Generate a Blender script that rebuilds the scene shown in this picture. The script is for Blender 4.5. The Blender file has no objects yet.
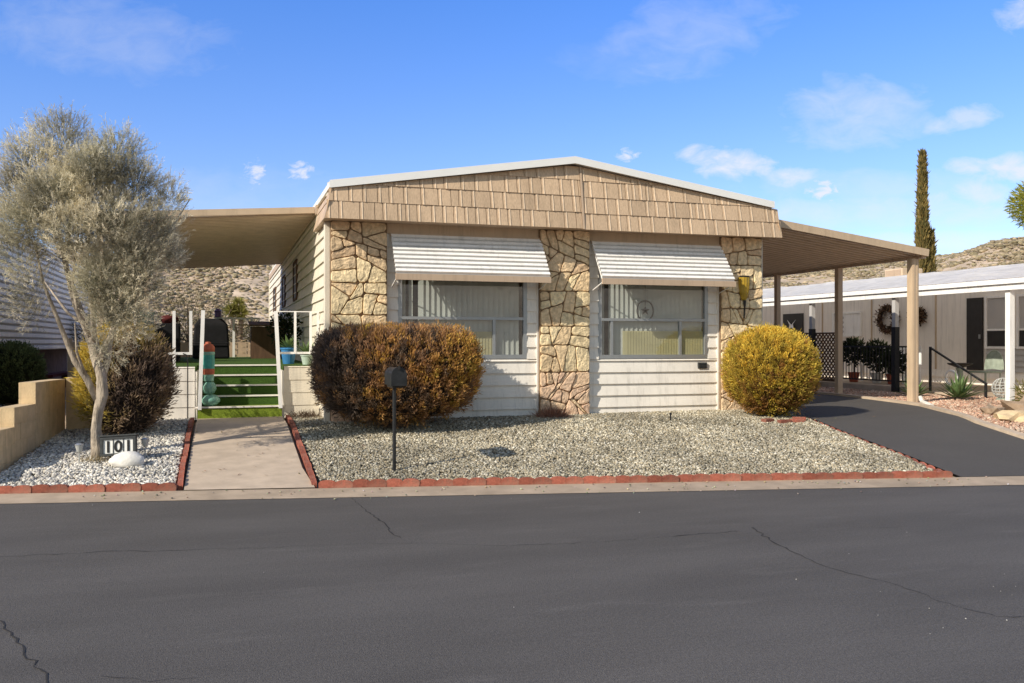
import bpy, bmesh, math, random
import numpy as np
from mathutils import Vector, Matrix, noise
random.seed(7); RNG = np.random.default_rng(7)
PI = math.pi
sc = bpy.context.scene
COL = sc.collection
ORG = {}

# ------------------------------------------------------------------ frame
# world X runs along the house front, Y into the lot, Z up, metres.
YAW = math.atan2(288, 900)
TS = (.9802, -.1984); NS = (.1984, .9802)              # street direction and its normal
SA, SB = -1.475 + .3048*9.93, -13.60 + .9524*9.93      # a point on the back of the kerb strip
def st(a, b):
    return (a-SA)*TS[0] + (b-SB)*TS[1], (a-SA)*NS[0] + (b-SB)*NS[1]
def ab(t, s):
    return SA + t*TS[0] + s*NS[0], SB + t*TS[1] + s*NS[1]
def gs(s):
    if s < -.43: return 0.0
    if s < 0: return .03*(s+.43)/.43
    if s < 3.6: return .03 + .107*s
    return .4152 + .02*min(s-3.6, 4.4)
def gz(a, b):
    return gs(st(a, b)[1])

# ------------------------------------------------------------------ materials
M = {}
STREAK = {'white_siding', 'cream_siding', 'shingle', 'tan_metal', 'tan_board', 'white_paint', 'block_tan', 'corrugated', 'nbr_wall', 'stone'}
def srgb(r, g, b):
    f = lambda c: (c/255/12.92) if c/255 <= .04045 else ((c/255+.055)/1.055)**2.4
    return (f(r), f(g), f(b), 1)
def mat(name, col, rough=.7, var=.12, scale=6.0, bump=0.0, bscale=40.0, metal=0.0, vcol=False, stretch=None,
        dirt=None, dscale=1.2, damt=.5, transl=0.0, spec=.3, hue=None):
    m = bpy.data.materials.new(name); m.use_nodes = True
    nt = m.node_tree; N = nt.nodes; L = nt.links
    p = N['Principled BSDF']; p.inputs['Roughness'].default_value = rough; p.inputs['Metallic'].default_value = metal
    p.inputs['Specular IOR Level'].default_value = spec
    tc = N.new('ShaderNodeTexCoord'); vec = tc.outputs['Object']
    if stretch:
        mp = N.new('ShaderNodeMapping'); mp.inputs['Scale'].default_value = stretch; L.new(vec, mp.inputs[0]); vec = mp.outputs[0]
    nz = N.new('ShaderNodeTexNoise'); nz.inputs['Scale'].default_value = scale; nz.inputs['Detail'].default_value = 6
    L.new(vec, nz.inputs['Vector'])
    if vcol:
        at = N.new('ShaderNodeAttribute'); at.attribute_name = 'tint'; base = at.outputs['Color']
    else:
        rgb = N.new('ShaderNodeRGB'); rgb.outputs[0].default_value = (*col[:3], 1); base = rgb.outputs[0]
    mr = N.new('ShaderNodeMapRange'); mr.inputs[1].default_value = .3; mr.inputs[2].default_value = .7
    mr.inputs[3].default_value = 1-var; mr.inputs[4].default_value = 1+var
    L.new(nz.outputs['Fac'], mr.inputs[0])
    mx = N.new('ShaderNodeMix'); mx.data_type = 'RGBA'; mx.blend_type = 'MULTIPLY'; mx.inputs[0].default_value = 1
    L.new(base, mx.inputs[6]); L.new(mr.outputs[0], mx.inputs[7]); cur = mx.outputs[2]
    if dirt:
        n2 = N.new('ShaderNodeTexNoise'); n2.inputs['Scale'].default_value = dscale; n2.inputs['Detail'].default_value = 8
        n2.inputs['Roughness'].default_value = .65
        L.new(tc.outputs['Object'], n2.inputs['Vector'])
        r2 = N.new('ShaderNodeMapRange'); r2.inputs[1].default_value = .45; r2.inputs[2].default_value = .75
        r2.inputs[3].default_value = 0; r2.inputs[4].default_value = damt
        L.new(n2.outputs['Fac'], r2.inputs[0])
        m2 = N.new('ShaderNodeMix'); m2.data_type = 'RGBA'; m2.inputs[7].default_value = (*dirt[:3], 1)
        L.new(r2.outputs[0], m2.inputs[0]); L.new(cur, m2.inputs[6]); cur = m2.outputs[2]
    L.new(cur, p.inputs['Base Color'])
    if name in STREAK:
        mp2 = N.new('ShaderNodeMapping'); mp2.inputs['Scale'].default_value = (5, 5, .35); L.new(tc.outputs['Object'], mp2.inputs[0])
        n3 = N.new('ShaderNodeTexNoise'); n3.inputs['Scale'].default_value = 2.2; n3.inputs['Detail'].default_value = 7; n3.inputs['Roughness'].default_value = .7; L.new(mp2.outputs[0], n3.inputs['Vector'])
        r3 = N.new('ShaderNodeMapRange'); r3.inputs[1].default_value = .5; r3.inputs[2].default_value = .8; r3.inputs[3].default_value = 1; r3.inputs[4].default_value = .70; L.new(n3.outputs['Fac'], r3.inputs[0])
        m3 = N.new('ShaderNodeMix'); m3.data_type = 'RGBA'; m3.blend_type = 'MULTIPLY'; m3.inputs[0].default_value = 1; L.new(cur, m3.inputs[6]); L.new(r3.outputs[0], m3.inputs[7]); cur = m3.outputs[2]
        L.new(cur, p.inputs['Base Color'])
    if bump:
        bn = N.new('ShaderNodeTexNoise'); bn.inputs['Scale'].default_value = bscale; bn.inputs['Detail'].default_value = 5
        L.new(vec, bn.inputs['Vector'])
        bp = N.new('ShaderNodeBump'); bp.inputs['Strength'].default_value = bump; bp.inputs['Distance'].default_value = .02
        L.new(bn.outputs['Fac'], bp.inputs['Height']); L.new(bp.outputs[0], p.inputs['Normal'])
    if transl:
        tr = N.new('ShaderNodeBsdfTranslucent'); L.new(cur, tr.inputs[0])
        ms = N.new('ShaderNodeMixShader'); ms.inputs[0].default_value = transl
        L.new(p.outputs[0], ms.inputs[1]); L.new(tr.outputs[0], ms.inputs[2])
        L.new(ms.outputs[0], N['Material Output'].inputs[0])
    M[name] = m
    return m

def asphalt(name, c0, c1, c2):
    m = bpy.data.materials.new(name); m.use_nodes = True; N = m.node_tree.nodes; L = m.node_tree.links
    p = N['Principled BSDF']; p.inputs['Roughness'].default_value = .82; p.inputs['Specular IOR Level'].default_value = .25
    tc = N.new('ShaderNodeTexCoord')
    def noi(scale, det, st=None, rot=0, rough=.6):
        v = tc.outputs['Object']
        if st:
            mp = N.new('ShaderNodeMapping'); mp.inputs['Rotation'].default_value = (0, 0, rot); mp.inputs['Scale'].default_value = st; L.new(v, mp.inputs[0]); v = mp.outputs[0]
        n = N.new('ShaderNodeTexNoise'); n.inputs['Scale'].default_value = scale; n.inputs['Detail'].default_value = det; n.inputs['Roughness'].default_value = rough; L.new(v, n.inputs['Vector']); return n.outputs['Fac']
    def rng(x, a, b, lo, hi):
        r = N.new('ShaderNodeMapRange'); r.inputs[1].default_value = a; r.inputs[2].default_value = b; r.inputs[3].default_value = lo; r.inputs[4].default_value = hi; L.new(x, r.inputs[0]); return r.outputs[0]
    def mix(f, a, b, bl='MIX'):
        x = N.new('ShaderNodeMix'); x.data_type = 'RGBA'; x.blend_type = bl
        for sk, q in ((0, f), (6, a), (7, b)):
            if isinstance(q, (int, float)): x.inputs[sk].default_value = q
            elif isinstance(q, tuple): x.inputs[sk].default_value = (*q, 1)
            else: L.new(q, x.inputs[sk])
        return x.outputs[2]
    big = noi(.35, 7, (1, 3.2, 1), .2); med = noi(1.6, 8, (.5, 2.2, 1), .2, .7); blot = noi(.9, 9, None, 0, .75); agg = noi(130, 3); fine = noi(46, 5, None, 0, .8)
    col = mix(rng(big, .38, .64, 0, 1), c0, c1)
    col = mix(rng(med, .56, .74, 0, .55), col, c2)
    col = mix(rng(blot, .60, .74, 0, .40), col, (c0[0]*.62, c0[1]*.62, c0[2]*.62))
    col = mix(1.0, col, rng(agg, .3, .7, .62, 1.38), 'MULTIPLY')
    col = mix(1.0, col, rng(fine, .3, .7, .72, 1.28), 'MULTIPLY')
    L.new(col, p.inputs['Base Color'])
    b = N.new('ShaderNodeBump'); b.inputs['Strength'].default_value = .55; b.inputs['Distance'].default_value = .012; L.new(agg, b.inputs['Height']); L.new(b.outputs[0], p.inputs['Normal'])
    M[name] = m
asphalt('asphalt', (.096, .087, .077), (.120, .109, .097), (.160, .146, .130))
mat('asphalt_fresh', (.090, .082, .073), .8, .12, 50, .3, 260, dirt=(.118, .108, .096), dscale=.9, damt=.5, spec=.25)
mat('crack', (.035, .033, .032), .95)
mat('concrete', (.54, .43, .32), .9, .12, 5, .25, 90, dirt=(.38, .30, .22), dscale=1.6, damt=.6)
mat('kerb_concrete', (.43, .335, .24), .9, .16, 4, .25, 90, dirt=(.26, .20, .14), dscale=1.1, damt=.75)
mat('soil', (.26, .23, .18), .95, .25, 12, .5, 60)
mat('ground_dirt', (.33, .25, .17), .95, .22, 2.0, .4, 20)
mat('hill', (.58, .45, .32), .95, .3, .25, .5, 2, dirt=(.36, .28, .18), dscale=.12, damt=.6)
mat('gravel', None, .85, .12, 60, vcol=True)
mat('scrub', None, .95, .2, 3, vcol=True)
mat('needles', None, .8, .08, 9, vcol=True, transl=.45, spec=.15)
mat('bark', (.40, .335, .26), .9, .35, 18, .9, 40, stretch=(1, 1, .3), dirt=(.12, .092, .07), dscale=11, damt=.7)
mat('brick_red', (.37, .115, .075), .9, .3, 20, .5, 90, dirt=(.34, .22, .16), dscale=7, damt=.8)
mat('white_siding', (.92, .86, .77), .55, .03, 3, .05, 90, dirt=(.55, .51, .44), dscale=1.4, damt=.35)
mat('cream_siding', (.78, .71, .58), .6, .05, 3, .25, 60, dirt=(.52, .45, .36), dscale=2.2, damt=.4)
mat('white_paint', (.93, .91, .87), .45, .03, 5, dirt=(.68, .64, .58), dscale=3, damt=.25)
mat('white_roof', (.80, .77, .72), .6, .06, 2, .15, 20, dirt=(.48, .45, .40), dscale=2.2, damt=.7)
mat('porch_sheet', (.92, .88, .81), .6, .06, 2, .15, 20, dirt=(.55, .51, .45), dscale=2.2, damt=.6, transl=.34)  # translucency added so light leaks through and lifts the dark porch
mat('tan_metal', (.55, .41, .29), .5, .05, 4, dirt=(.38, .28, .2), dscale=2, damt=.3)
mat('shingle', None, .55, .16, 90, .12, 60, vcol=True, stretch=(1, 1, .06))
mat('tan_board', (.58, .44, .30), .6, .05, 4)
mat('soffit', (.94, .83, .65), .36, .06, 3, spec=.5, metal=.12, transl=.32)  # translucency added to brighten the underside, though the metal is opaque
mat('soffit_brown', (.82, .69, .56), .36, .06, 3, spec=.5, metal=.12, transl=.30)  # carport metal also made to pass light, as added fill below
mat('stone', None, .9, .3, 16, .8, 30, vcol=True)
mat('mortar', (.26, .175, .105), .95, .2, 30, .4, 60)
mat('aluminium', (.42, .43, .43), .42, .05, 8, metal=.6)
mat('dark_room', (.035, .038, .04), .9)
mat('curtain', (.84, .82, .76), .85, .05, 4, transl=.3)
mat('curtain_yellow', (.80, .70, .42), .85, .05, 4, transl=.3)
mat('black_paint', (.018, .018, .02), .45, .2, 20)
mat('mail_black', (.02, .021, .022), .4, .3, 12, dirt=(.06, .06, .06), dscale=10, damt=.3)
mat('black_cloth', (.012, .012, .014), .9, .3, 6)
mat('brown_wood', (.13, .075, .045), .8, .25, 14, stretch=(1, 1, .2))
mat('soffit_seam', (.50, .39, .28), .6)
mat('white_trim', (.90, .89, .86), .4, .02, 5)
mat('groove_shade', (.34, .32, .30), .6)  # shade between slats and ribs put into a darker grey
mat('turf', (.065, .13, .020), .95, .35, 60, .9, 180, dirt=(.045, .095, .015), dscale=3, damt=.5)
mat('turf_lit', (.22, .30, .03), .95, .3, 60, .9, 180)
mat('block_tan', (.66, .50, .30), .9, .12, 8, .4, 60, dirt=(.42, .31, .19), dscale=2.5, damt=.6)
mat('corrugated', (.90, .84, .76), .5, .05, 4, dirt=(.52, .51, .48), dscale=1, damt=.4)
mat('shade_brown', (.09, .055, .05), .9, .3, 5)  # brown with the shade under the raised siding mixed in
mat('teal', (.06, .30, .26), .35, .25, 10)
mat('teal_pale', (.22, .42, .33), .35, .3, 14, dirt=(.10, .28, .22), dscale=9, damt=.8)
mat('terracotta', (.42, .11, .06), .7, .2, 12)
mat('blue_pot', (.05, .20, .42), .3, .15, 8)
mat('pale_pot', (.50, .60, .50), .5, .15, 8)
mat('agave', (.13, .20, .07), .6, .25, 10, transl=.15)
mat('dark_leaf', (.03, .045, .018), .7, .3, 10, transl=.1)
mat('white_stone', (.74, .71, .65), .85, .1, 7, .5, 14)
mat('brown_rock', (.34, .24, .16), .9, .35, 6, .8, 10, dirt=(.52, .42, .30), dscale=4, damt=.7)
mat('sign_dark', (.045, .048, .048), .5, .2, 20)
mat('sign_face', (.80, .79, .74), .4, .03, 8)
mat('digit', (.01, .01, .01), .6)
mat('amber', (.52, .34, .035), .25, .15, 12, spec=.6, transl=.2)
mat('iron', (.05, .045, .04), .5, .3, 20, metal=.5)
mat('plastic_clear', (.62, .62, .58), .2, .05, 8, transl=.3)
mat('wreath', (.085, .05, .035), .9, .5, 30)
mat('nbr_wall', (.90, .83, .74), .7, .04, 3)
mat('nbr_grey', (.48, .46, .44), .7, .06, 3)
mat('screen_dark', (.035, .032, .03), .5)
mat('grey_green', (.30, .34, .27), .6, .2, 10)
mat('bark_dark', (.10, .075, .055), .9, .3, 20, .6, 30)
mat('purple', (.14, .09, .22), .4, .2, 10)
mat('red_cloth', (.09, .015, .015), .9, .2, 8)
def vary(m, lo, hi):
    nt = M[m].node_tree; N = nt.nodes; L = nt.links; p = N['Principled BSDF']
    src = p.inputs['Base Color'].links[0].from_socket
    oi = N.new('ShaderNodeObjectInfo'); mr = N.new('ShaderNodeMapRange'); mr.inputs[3].default_value = lo; mr.inputs[4].default_value = hi
    L.new(oi.outputs['Random'], mr.inputs[0])
    mx = N.new('ShaderNodeMix'); mx.data_type = 'RGBA'; mx.blend_type = 'MULTIPLY'; mx.inputs[0].default_value = 1
    L.new(src, mx.inputs[6]); L.new(mr.outputs[0], mx.inputs[7]); L.new(mx.outputs[2], p.inputs['Base Color'])
vary('brick_red', .62, 1.15)
def glass_mat():
    m = bpy.data.materials.new('window_glass'); m.use_nodes = True
    N = m.node_tree.nodes; L = m.node_tree.links
    N.remove(N['Principled BSDF'])
    t = N.new('ShaderNodeBsdfTransparent'); t.inputs[0].default_value = (.80, .84, .83, 1)
    g = N.new('ShaderNodeBsdfGlossy'); g.inputs['Roughness'].default_value = .03; g.inputs[0].default_value = (.9, .95, .95, 1)
    f = N.new('ShaderNodeLayerWeight'); f.inputs[0].default_value = .5
    pw = N.new('ShaderNodeMath'); pw.operation = 'POWER'; pw.inputs[1].default_value = 3.5; L.new(f.outputs['Facing'], pw.inputs[0])
    a = N.new('ShaderNodeMath'); a.operation = 'MULTIPLY_ADD'; a.inputs[1].default_value = .6; a.inputs[2].default_value = .13; L.new(pw.outputs[0], a.inputs[0])
    tc = N.new('ShaderNodeTexCoord'); nz = N.new('ShaderNodeTexNoise'); nz.inputs['Scale'].default_value = 1.1
    bp = N.new('ShaderNodeBump'); bp.inputs['Strength'].default_value = .06; bp.inputs['Distance'].default_value = .05
    L.new(tc.outputs['Object'], nz.inputs['Vector']); L.new(nz.outputs['Fac'], bp.inputs['Height']); L.new(bp.outputs[0], g.inputs['Normal'])
    x = N.new('ShaderNodeMixShader'); L.new(a.outputs[0], x.inputs[0]); L.new(t.outputs[0], x.inputs[1]); L.new(g.outputs[0], x.inputs[2])
    L.new(x.outputs[0], N['Material Output'].inputs[0]); M['glass'] = m
glass_mat()

# ------------------------------------------------------------------ mesh builder
def org(parent):
    return ORG.get(parent.name, Vector((0, 0, 0))) if parent else Vector((0, 0, 0))
class MB:
    def __init__(s, mx=None): s.v = []; s.f = []; s.mi = []; s.c = []; s.mx = mx; s.k = 0; s.col = (1, 1, 1)
    def add(s, vs, fs):
        o = len(s.v)
        for p in vs:
            p = Vector(p); s.v.append(s.mx @ p if s.mx else p); s.c.append(s.col)
        for f in fs: s.f.append([i+o for i in f]); s.mi.append(s.k)
        return s
    def box(s, x0, x1, y0, y1, z0, z1):
        return s.add([(x0,y0,z0),(x1,y0,z0),(x1,y1,z0),(x0,y1,z0),(x0,y0,z1),(x1,y0,z1),(x1,y1,z1),(x0,y1,z1)],
                     [(3,2,1,0),(4,5,6,7),(0,1,5,4),(1,2,6,5),(2,3,7,6),(3,0,4,7)])
    def bar(s, p, q, w, h=None):
        h = h or w; p = Vector(p); q = Vector(q); d = (q-p).normalized()
        up = Vector((0,0,1)) if abs(d.z) < .9 else Vector((0,1,0))
        a = d.cross(up).normalized()*w/2; b = a.cross(d).normalized()*h/2
        vs = [p-a-b,p+a-b,p+a+b,p-a+b,q-a-b,q+a-b,q+a+b,q-a+b]
        return s.add(vs, [(3,2,1,0),(4,5,6,7),(0,1,5,4),(1,2,6,5),(2,3,7,6),(3,0,4,7)])
    def tube(s, pts, rs, n=8, cap=True, wob=0):
        pts = [Vector(p) for p in pts]
        if not hasattr(rs, '__len__'): rs = [rs]*len(pts)
        vs = []; fs = []; a = None
        for i, p in enumerate(pts):
            d = (pts[min(i+1, len(pts)-1)] - pts[max(i-1, 0)]).normalized()
            if a is None: a = d.orthogonal().normalized()
            else: a = (a - d*a.dot(d)).normalized()
            b = d.cross(a)
            for k in range(n):
                t = 2*PI*k/n; r = rs[i]*(1+wob*(random.random()-.5))
                vs.append(p + (a*math.cos(t)+b*math.sin(t))*r)
        for i in range(len(pts)-1):
            for k in range(n):
                fs.append((i*n+k, i*n+(k+1)%n, (i+1)*n+(k+1)%n, (i+1)*n+k))
        if cap: fs.append(tuple(range(n))[::-1]); fs.append(tuple(range((len(pts)-1)*n, len(pts)*n)))
        return s.add(vs, fs)
    def lathe(s, c, prof, n=20):
        c = Vector(c); vs = []; fs = []
        for r, z in prof:
            for k in range(n): vs.append(c + Vector((r*math.cos(2*PI*k/n), r*math.sin(2*PI*k/n), z)))
        for i in range(len(prof)-1):
            for k in range(n): fs.append((i*n+k, i*n+(k+1)%n, (i+1)*n+(k+1)%n, (i+1)*n+k))
        fs.append(tuple(range(n))[::-1]); fs.append(tuple(range((len(prof)-1)*n, len(prof)*n)))
        return s.add(vs, fs)
    def rock(s, c, r, seed, rough=.35, sub=2):
        bm = bmesh.new(); bmesh.ops.create_icosphere(bm, subdivisions=sub, radius=1)
        vs = []
        for v in bm.verts:
            d = 1 + rough*noise.noise(v.co*1.4 + Vector((seed*7.3, seed*1.7, 0))) + rough*.4*noise.noise(v.co*3.7 + Vector((seed, 0, 3)))
            vs.append(Vector(c) + Vector((v.co.x*r[0]*d, v.co.y*r[1]*d, v.co.z*r[2]*d)))
        fs = [[v.index for v in f.verts] for f in bm.faces]; bm.free()
        return s.add(vs, fs)
    def build(s, name, m, parent=None, smooth=False, tint=False, bevel=0):
        o0 = org(parent)
        me = bpy.data.meshes.new(name)
        me.from_pydata([v-o0 for v in s.v], [], s.f)
        for mm in (m if isinstance(m, (list, tuple)) else [m]): me.materials.append(M[mm])
        me.polygons.foreach_set('material_index', s.mi)
        if smooth: me.polygons.foreach_set('use_smooth', [True]*len(s.f))
        if tint:
            at = me.color_attributes.new('tint', 'FLOAT_COLOR', 'POINT')
            at.data.foreach_set('color', np.array([(*c, 1) for c in s.c], dtype=np.float32).ravel())
        me.update()
        o = bpy.data.objects.new(name, me); COL.objects.link(o)
        if parent: o.parent = parent
        ORG[o.name] = o0
        if bevel:
            b = o.modifiers.new('bevel', 'BEVEL'); b.width = bevel; b.segments = 2; b.limit_method = 'ANGLE'
        return o
def np_mesh(name, V, Fc, C, m, parent=None):
    """V (n,3) F (m,k) C (n,3)"""
    o0 = org(parent); V = np.asarray(V, np.float32) - np.array(o0, np.float32)
    me = bpy.data.meshes.new(name); k = Fc.shape[1]
    me.vertices.add(len(V)); me.vertices.foreach_set('co', V.ravel())
    me.loops.add(Fc.size); me.loops.foreach_set('vertex_index', Fc.ravel().astype(np.int32))
    me.polygons.add(len(Fc)); me.polygons.foreach_set('loop_start', np.arange(0, Fc.size, k, dtype=np.int32))
    me.update(calc_edges=True)
    at = me.color_attributes.new('tint', 'FLOAT_COLOR', 'POINT')
    at.data.foreach_set('color', np.hstack([C, np.ones((len(C), 1))]).astype(np.float32).ravel())
    me.materials.append(M[m]); me.validate()
    o = bpy.data.objects.new(name, me); COL.objects.link(o)
    if parent: o.parent = parent
    ORG[o.name] = o0
    return o
def tag(o, label=None, cat=None, group=None, kind=None):
    if label: o['label'] = label
    if cat: o['category'] = cat
    if group: o['group'] = group
    if kind: o['kind'] = kind
    return o
def thing(name, label, cat, loc, group=None):
    o = bpy.data.objects.new(name, None); COL.objects.link(o); o.location = loc
    o.empty_display_size = .2
    ORG[o.name] = Vector(loc)
    return tag(o, label, cat, group)
def copy_tree(o, loc, parent=None):
    c = o.copy(); COL.objects.link(c)
    if parent: c.parent = parent
    if loc is not None: c.location = loc
    for ch in [x for x in bpy.data.objects if x.parent == o]: copy_tree(ch, None, c)
    return c
def sheet(name, poly, off, m, step=.3, kind='structure', parent=None):
    """a ground-following polygon, cut along the breaks of the slope"""
    bm = bmesh.new()
    bm.faces.new([bm.verts.new((a, b, 0)) for a, b in poly])
    for s in [-.43, 0, 3.6, 8.0]:
        p = ab(0, s)
        g = bm.verts[:] + bm.edges[:] + bm.faces[:]
        bmesh.ops.bisect_plane(bm, geom=g, plane_co=(p[0], p[1], 0), plane_no=(NS[0], NS[1], 0))
    bmesh.ops.triangulate(bm, faces=[f for f in bm.faces if len(f.verts) > 4])
    for v in bm.verts: v.co.z = gz(v.co.x, v.co.y) + off
    for f in bm.faces:
        if f.normal.z < 0: f.normal_flip()
    bmesh.ops.recalc_face_normals(bm, faces=bm.faces)
    me = bpy.data.meshes.new(name); bm.to_mesh(me); bm.free(); me.materials.append(M[m])
    o = bpy.data.objects.new(name, me); COL.objects.link(o)
    ORG[o.name] = Vector((0,0,0))
    if kind: o['kind'] = kind
    return o

# ------------------------------------------------------------------ ground
def build_ground():
    sv = [-600,-300,-150,-80,-40,-20,-12,-11.45,-11.4,-11,-.43,0,1,2,3,3.6,5,6.5,8,12,20,40,80,150,300,600]
    tv = [-600,-300,-150,-80,-40,-20,-12,-8,-6,-4,-2,0,2,4,6,8,12,20,40,80,150,300,600]
    mb = MB(); n = len(tv)
    vs = [(*ab(t, s), gs(s)-.05 if s > -11.2 else .02) for s in sv for t in tv]
    fs = [(i*n+j, i*n+j+1, (i+1)*n+j+1, (i+1)*n+j) for i in range(len(sv)-1) for j in range(n-1)]
    mb.add(vs, fs); o = mb.build('ground', 'ground_dirt'); o['kind'] = 'structure'
    # road with its cracks
    mb = MB(); P = [(*ab(t, s), .0) for t, s in [(-70,-11.3),(70,-11.3),(70,-.43),(-70,-.43)]]
    mb.add(P, [(0,1,2,3)]); mb.k = 1
    random.seed(3)
    cam = (-1.475, -13.6); r = (.9524, -.3048); f = (.3048, .9524)
    def onroad(x, y):
        Y = 1440/(y-343); X = (x-512)/900*Y
        return Vector((cam[0]+X*r[0]+Y*f[0], cam[1]+X*r[1]+Y*f[1], .003))
    for pl, w in [([(-60,560),(0,557),(100,552),(155,551),(240,549),(330,545),(400,543),(500,546),(600,542),(700,534),(755,530)], .010),
               ([(352,498),(365,510),(385,525),(403,542)], .014), ([(752,528),(770,540),(795,553),(822,565),(850,574),(900,586),(950,605),(1000,617),(1080,617)], .017),
               ([(-20,610),(0,622),(25,650),(40,670),(60,700)], .011), ([(880,528),(960,525),(1000,526)], .006),
               ([(100,676),(150,681),(230,676)], .004)]:
        pts = [onroad(*p) for p in pl]; fine = []
        for a, b in zip(pts, pts[1:]):
            k = max(2, int((b-a).length/.07))
            for i in range(k): fine.append(a.lerp(b, i/k) + Vector(((random.random()-.5)*.045, (random.random()-.5)*.045, 0)))
        prev = None; vs = []; fs = []
        for i in range(len(fine)-1):
            d = (fine[i+1]-fine[i]); d.z = 0; d.normalize(); nrm = Vector((-d.y, d.x, 0))
            ww = .42*w*(.25+random.random()*.9) * (.25 + 1.3*max(0, .5+.9*noise.noise(fine[i]*.8)))
            vs += [fine[i]-nrm*ww, fine[i]+nrm*ww]
            if i: fs.append((2*i-2, 2*i, 2*i+1, 2*i-1))
        mb.add(vs, fs)
    o = mb.build('road', ['asphalt', 'crack']); o['kind'] = 'structure'
    # specks of grit
    V = []; Fc = []; n = 0
    g = MB()
    for i in range(170):
        t = random.uniform(-8, 9); s = random.uniform(-9, -.5)
        if random.random() < .75: t = random.gauss(4.2, 1.3); s = random.gauss(-4.6, .4)
        a, b = ab(t, s); g.col = random.choice([(.5,.48,.45),(.35,.33,.3),(.6,.58,.55)])
        rr = random.uniform(.002, .005) if random.random() < .97 else .011
        g.rock((a, b, rr*.5), (rr, rr, rr*.8), i, sub=1)
    o = g.build('road_grit', 'gravel', tint=True); tag(o, 'pale grit scattered over the dark road', 'grit', kind='stuff')
    o = sheet('kerb_strip', [ab(-40, -.43), ab(40, -.43), ab(40, 0), ab(-40, 0)], .004, 'kerb_concrete'); o.name = 'kerb_strip'
    wl, wr = -1.86, -.60
    def bs(a, s): return SB + (s - (a-SA)*NS[0])/NS[1]
    sheet('walkway', [(wl-.02, bs(wl, 0)), (wr+.06, bs(wr, 0)), (wr, bs(wr, .9)), (wr, .97), (wl, .97)], .012, 'concrete')
    dl = [(6.72, bs(6.72, 0)), (6.92, -4.06), (7.05, -2.94), (7.3, -1.5), (7.42, -.3), (7.42, 17)]
    dr = [(8.7, bs(8.7, 0)), (9.2, -3.9), (9.5, -2.62), (10.1, -1.2), (10.5, -.3), (10.62, 1), (10.62, 17)]
    # keep the driveway as a ladder so that it stays flat between its edges
    def interp(pl, b):
        for p, q in zip(pl, pl[1:]):
            if p[1] <= b <= q[1]: return p[0]+(q[0]-p[0])*(b-p[1])/(q[1]-p[1])
        return pl[0][0] if b < pl[0][1] else pl[-1][0]
    mb = MB(); vs = []; fs = []
    NR = 60; b_l = [dl[0][1] + (17-dl[0][1])*(i/NR)**1.6 for i in range(NR+1)]; b_r = [dr[0][1] + (17-dr[0][1])*(i/NR)**1.6 for i in range(NR+1)]
    for i in range(NR+1):
        al, ar = interp(dl, b_l[i]), interp(dr, b_r[i])
        for k in range(9):
            a = al+(ar-al)*k/8; b = b_l[i]+(b_r[i]-b_l[i])*k/8
            vs.append((a, b, gz(a, b)+.008))
    for i in range(NR):
        for k in range(8): fs.append((i*9+k, i*9+k+1, (i+1)*9+k+1, (i+1)*9+k))
    mb.add(vs, fs); o = mb.build('driveway', 'asphalt_fresh', smooth=True); o['kind'] = 'structure'
    # thin concrete edging right of the driveway
    mb = MB()
    for i in range(NR):
        for sgn in (0,):
            p = [(interp(dr, b)+.005, b) for b in (b_r[i], b_r[i+1])]
            q = [(interp(dr, b)+.155, b+.02) for b in (b_r[i], b_r[i+1])]
            h = .05
            P = [(*p[0], gz(*p[0])-.03), (*p[1], gz(*p[1])-.03), (*p[1], gz(*p[1])+h), (*p[0], gz(*p[0])+h),
                 (*q[0], gz(*q[0])-.03), (*q[1], gz(*q[1])-.03), (*q[1], gz(*q[1])+h), (*q[0], gz(*q[0])+h)]
            mb.add(P, [(0,1,2,3),(3,2,6,7),(7,6,5,4)])
    o = mb.build('driveway_kerb', 'concrete'); o['kind'] = 'structure'
    return dl, dr, interp, bs
DL, DR, INTERP, BS = build_ground()

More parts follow.
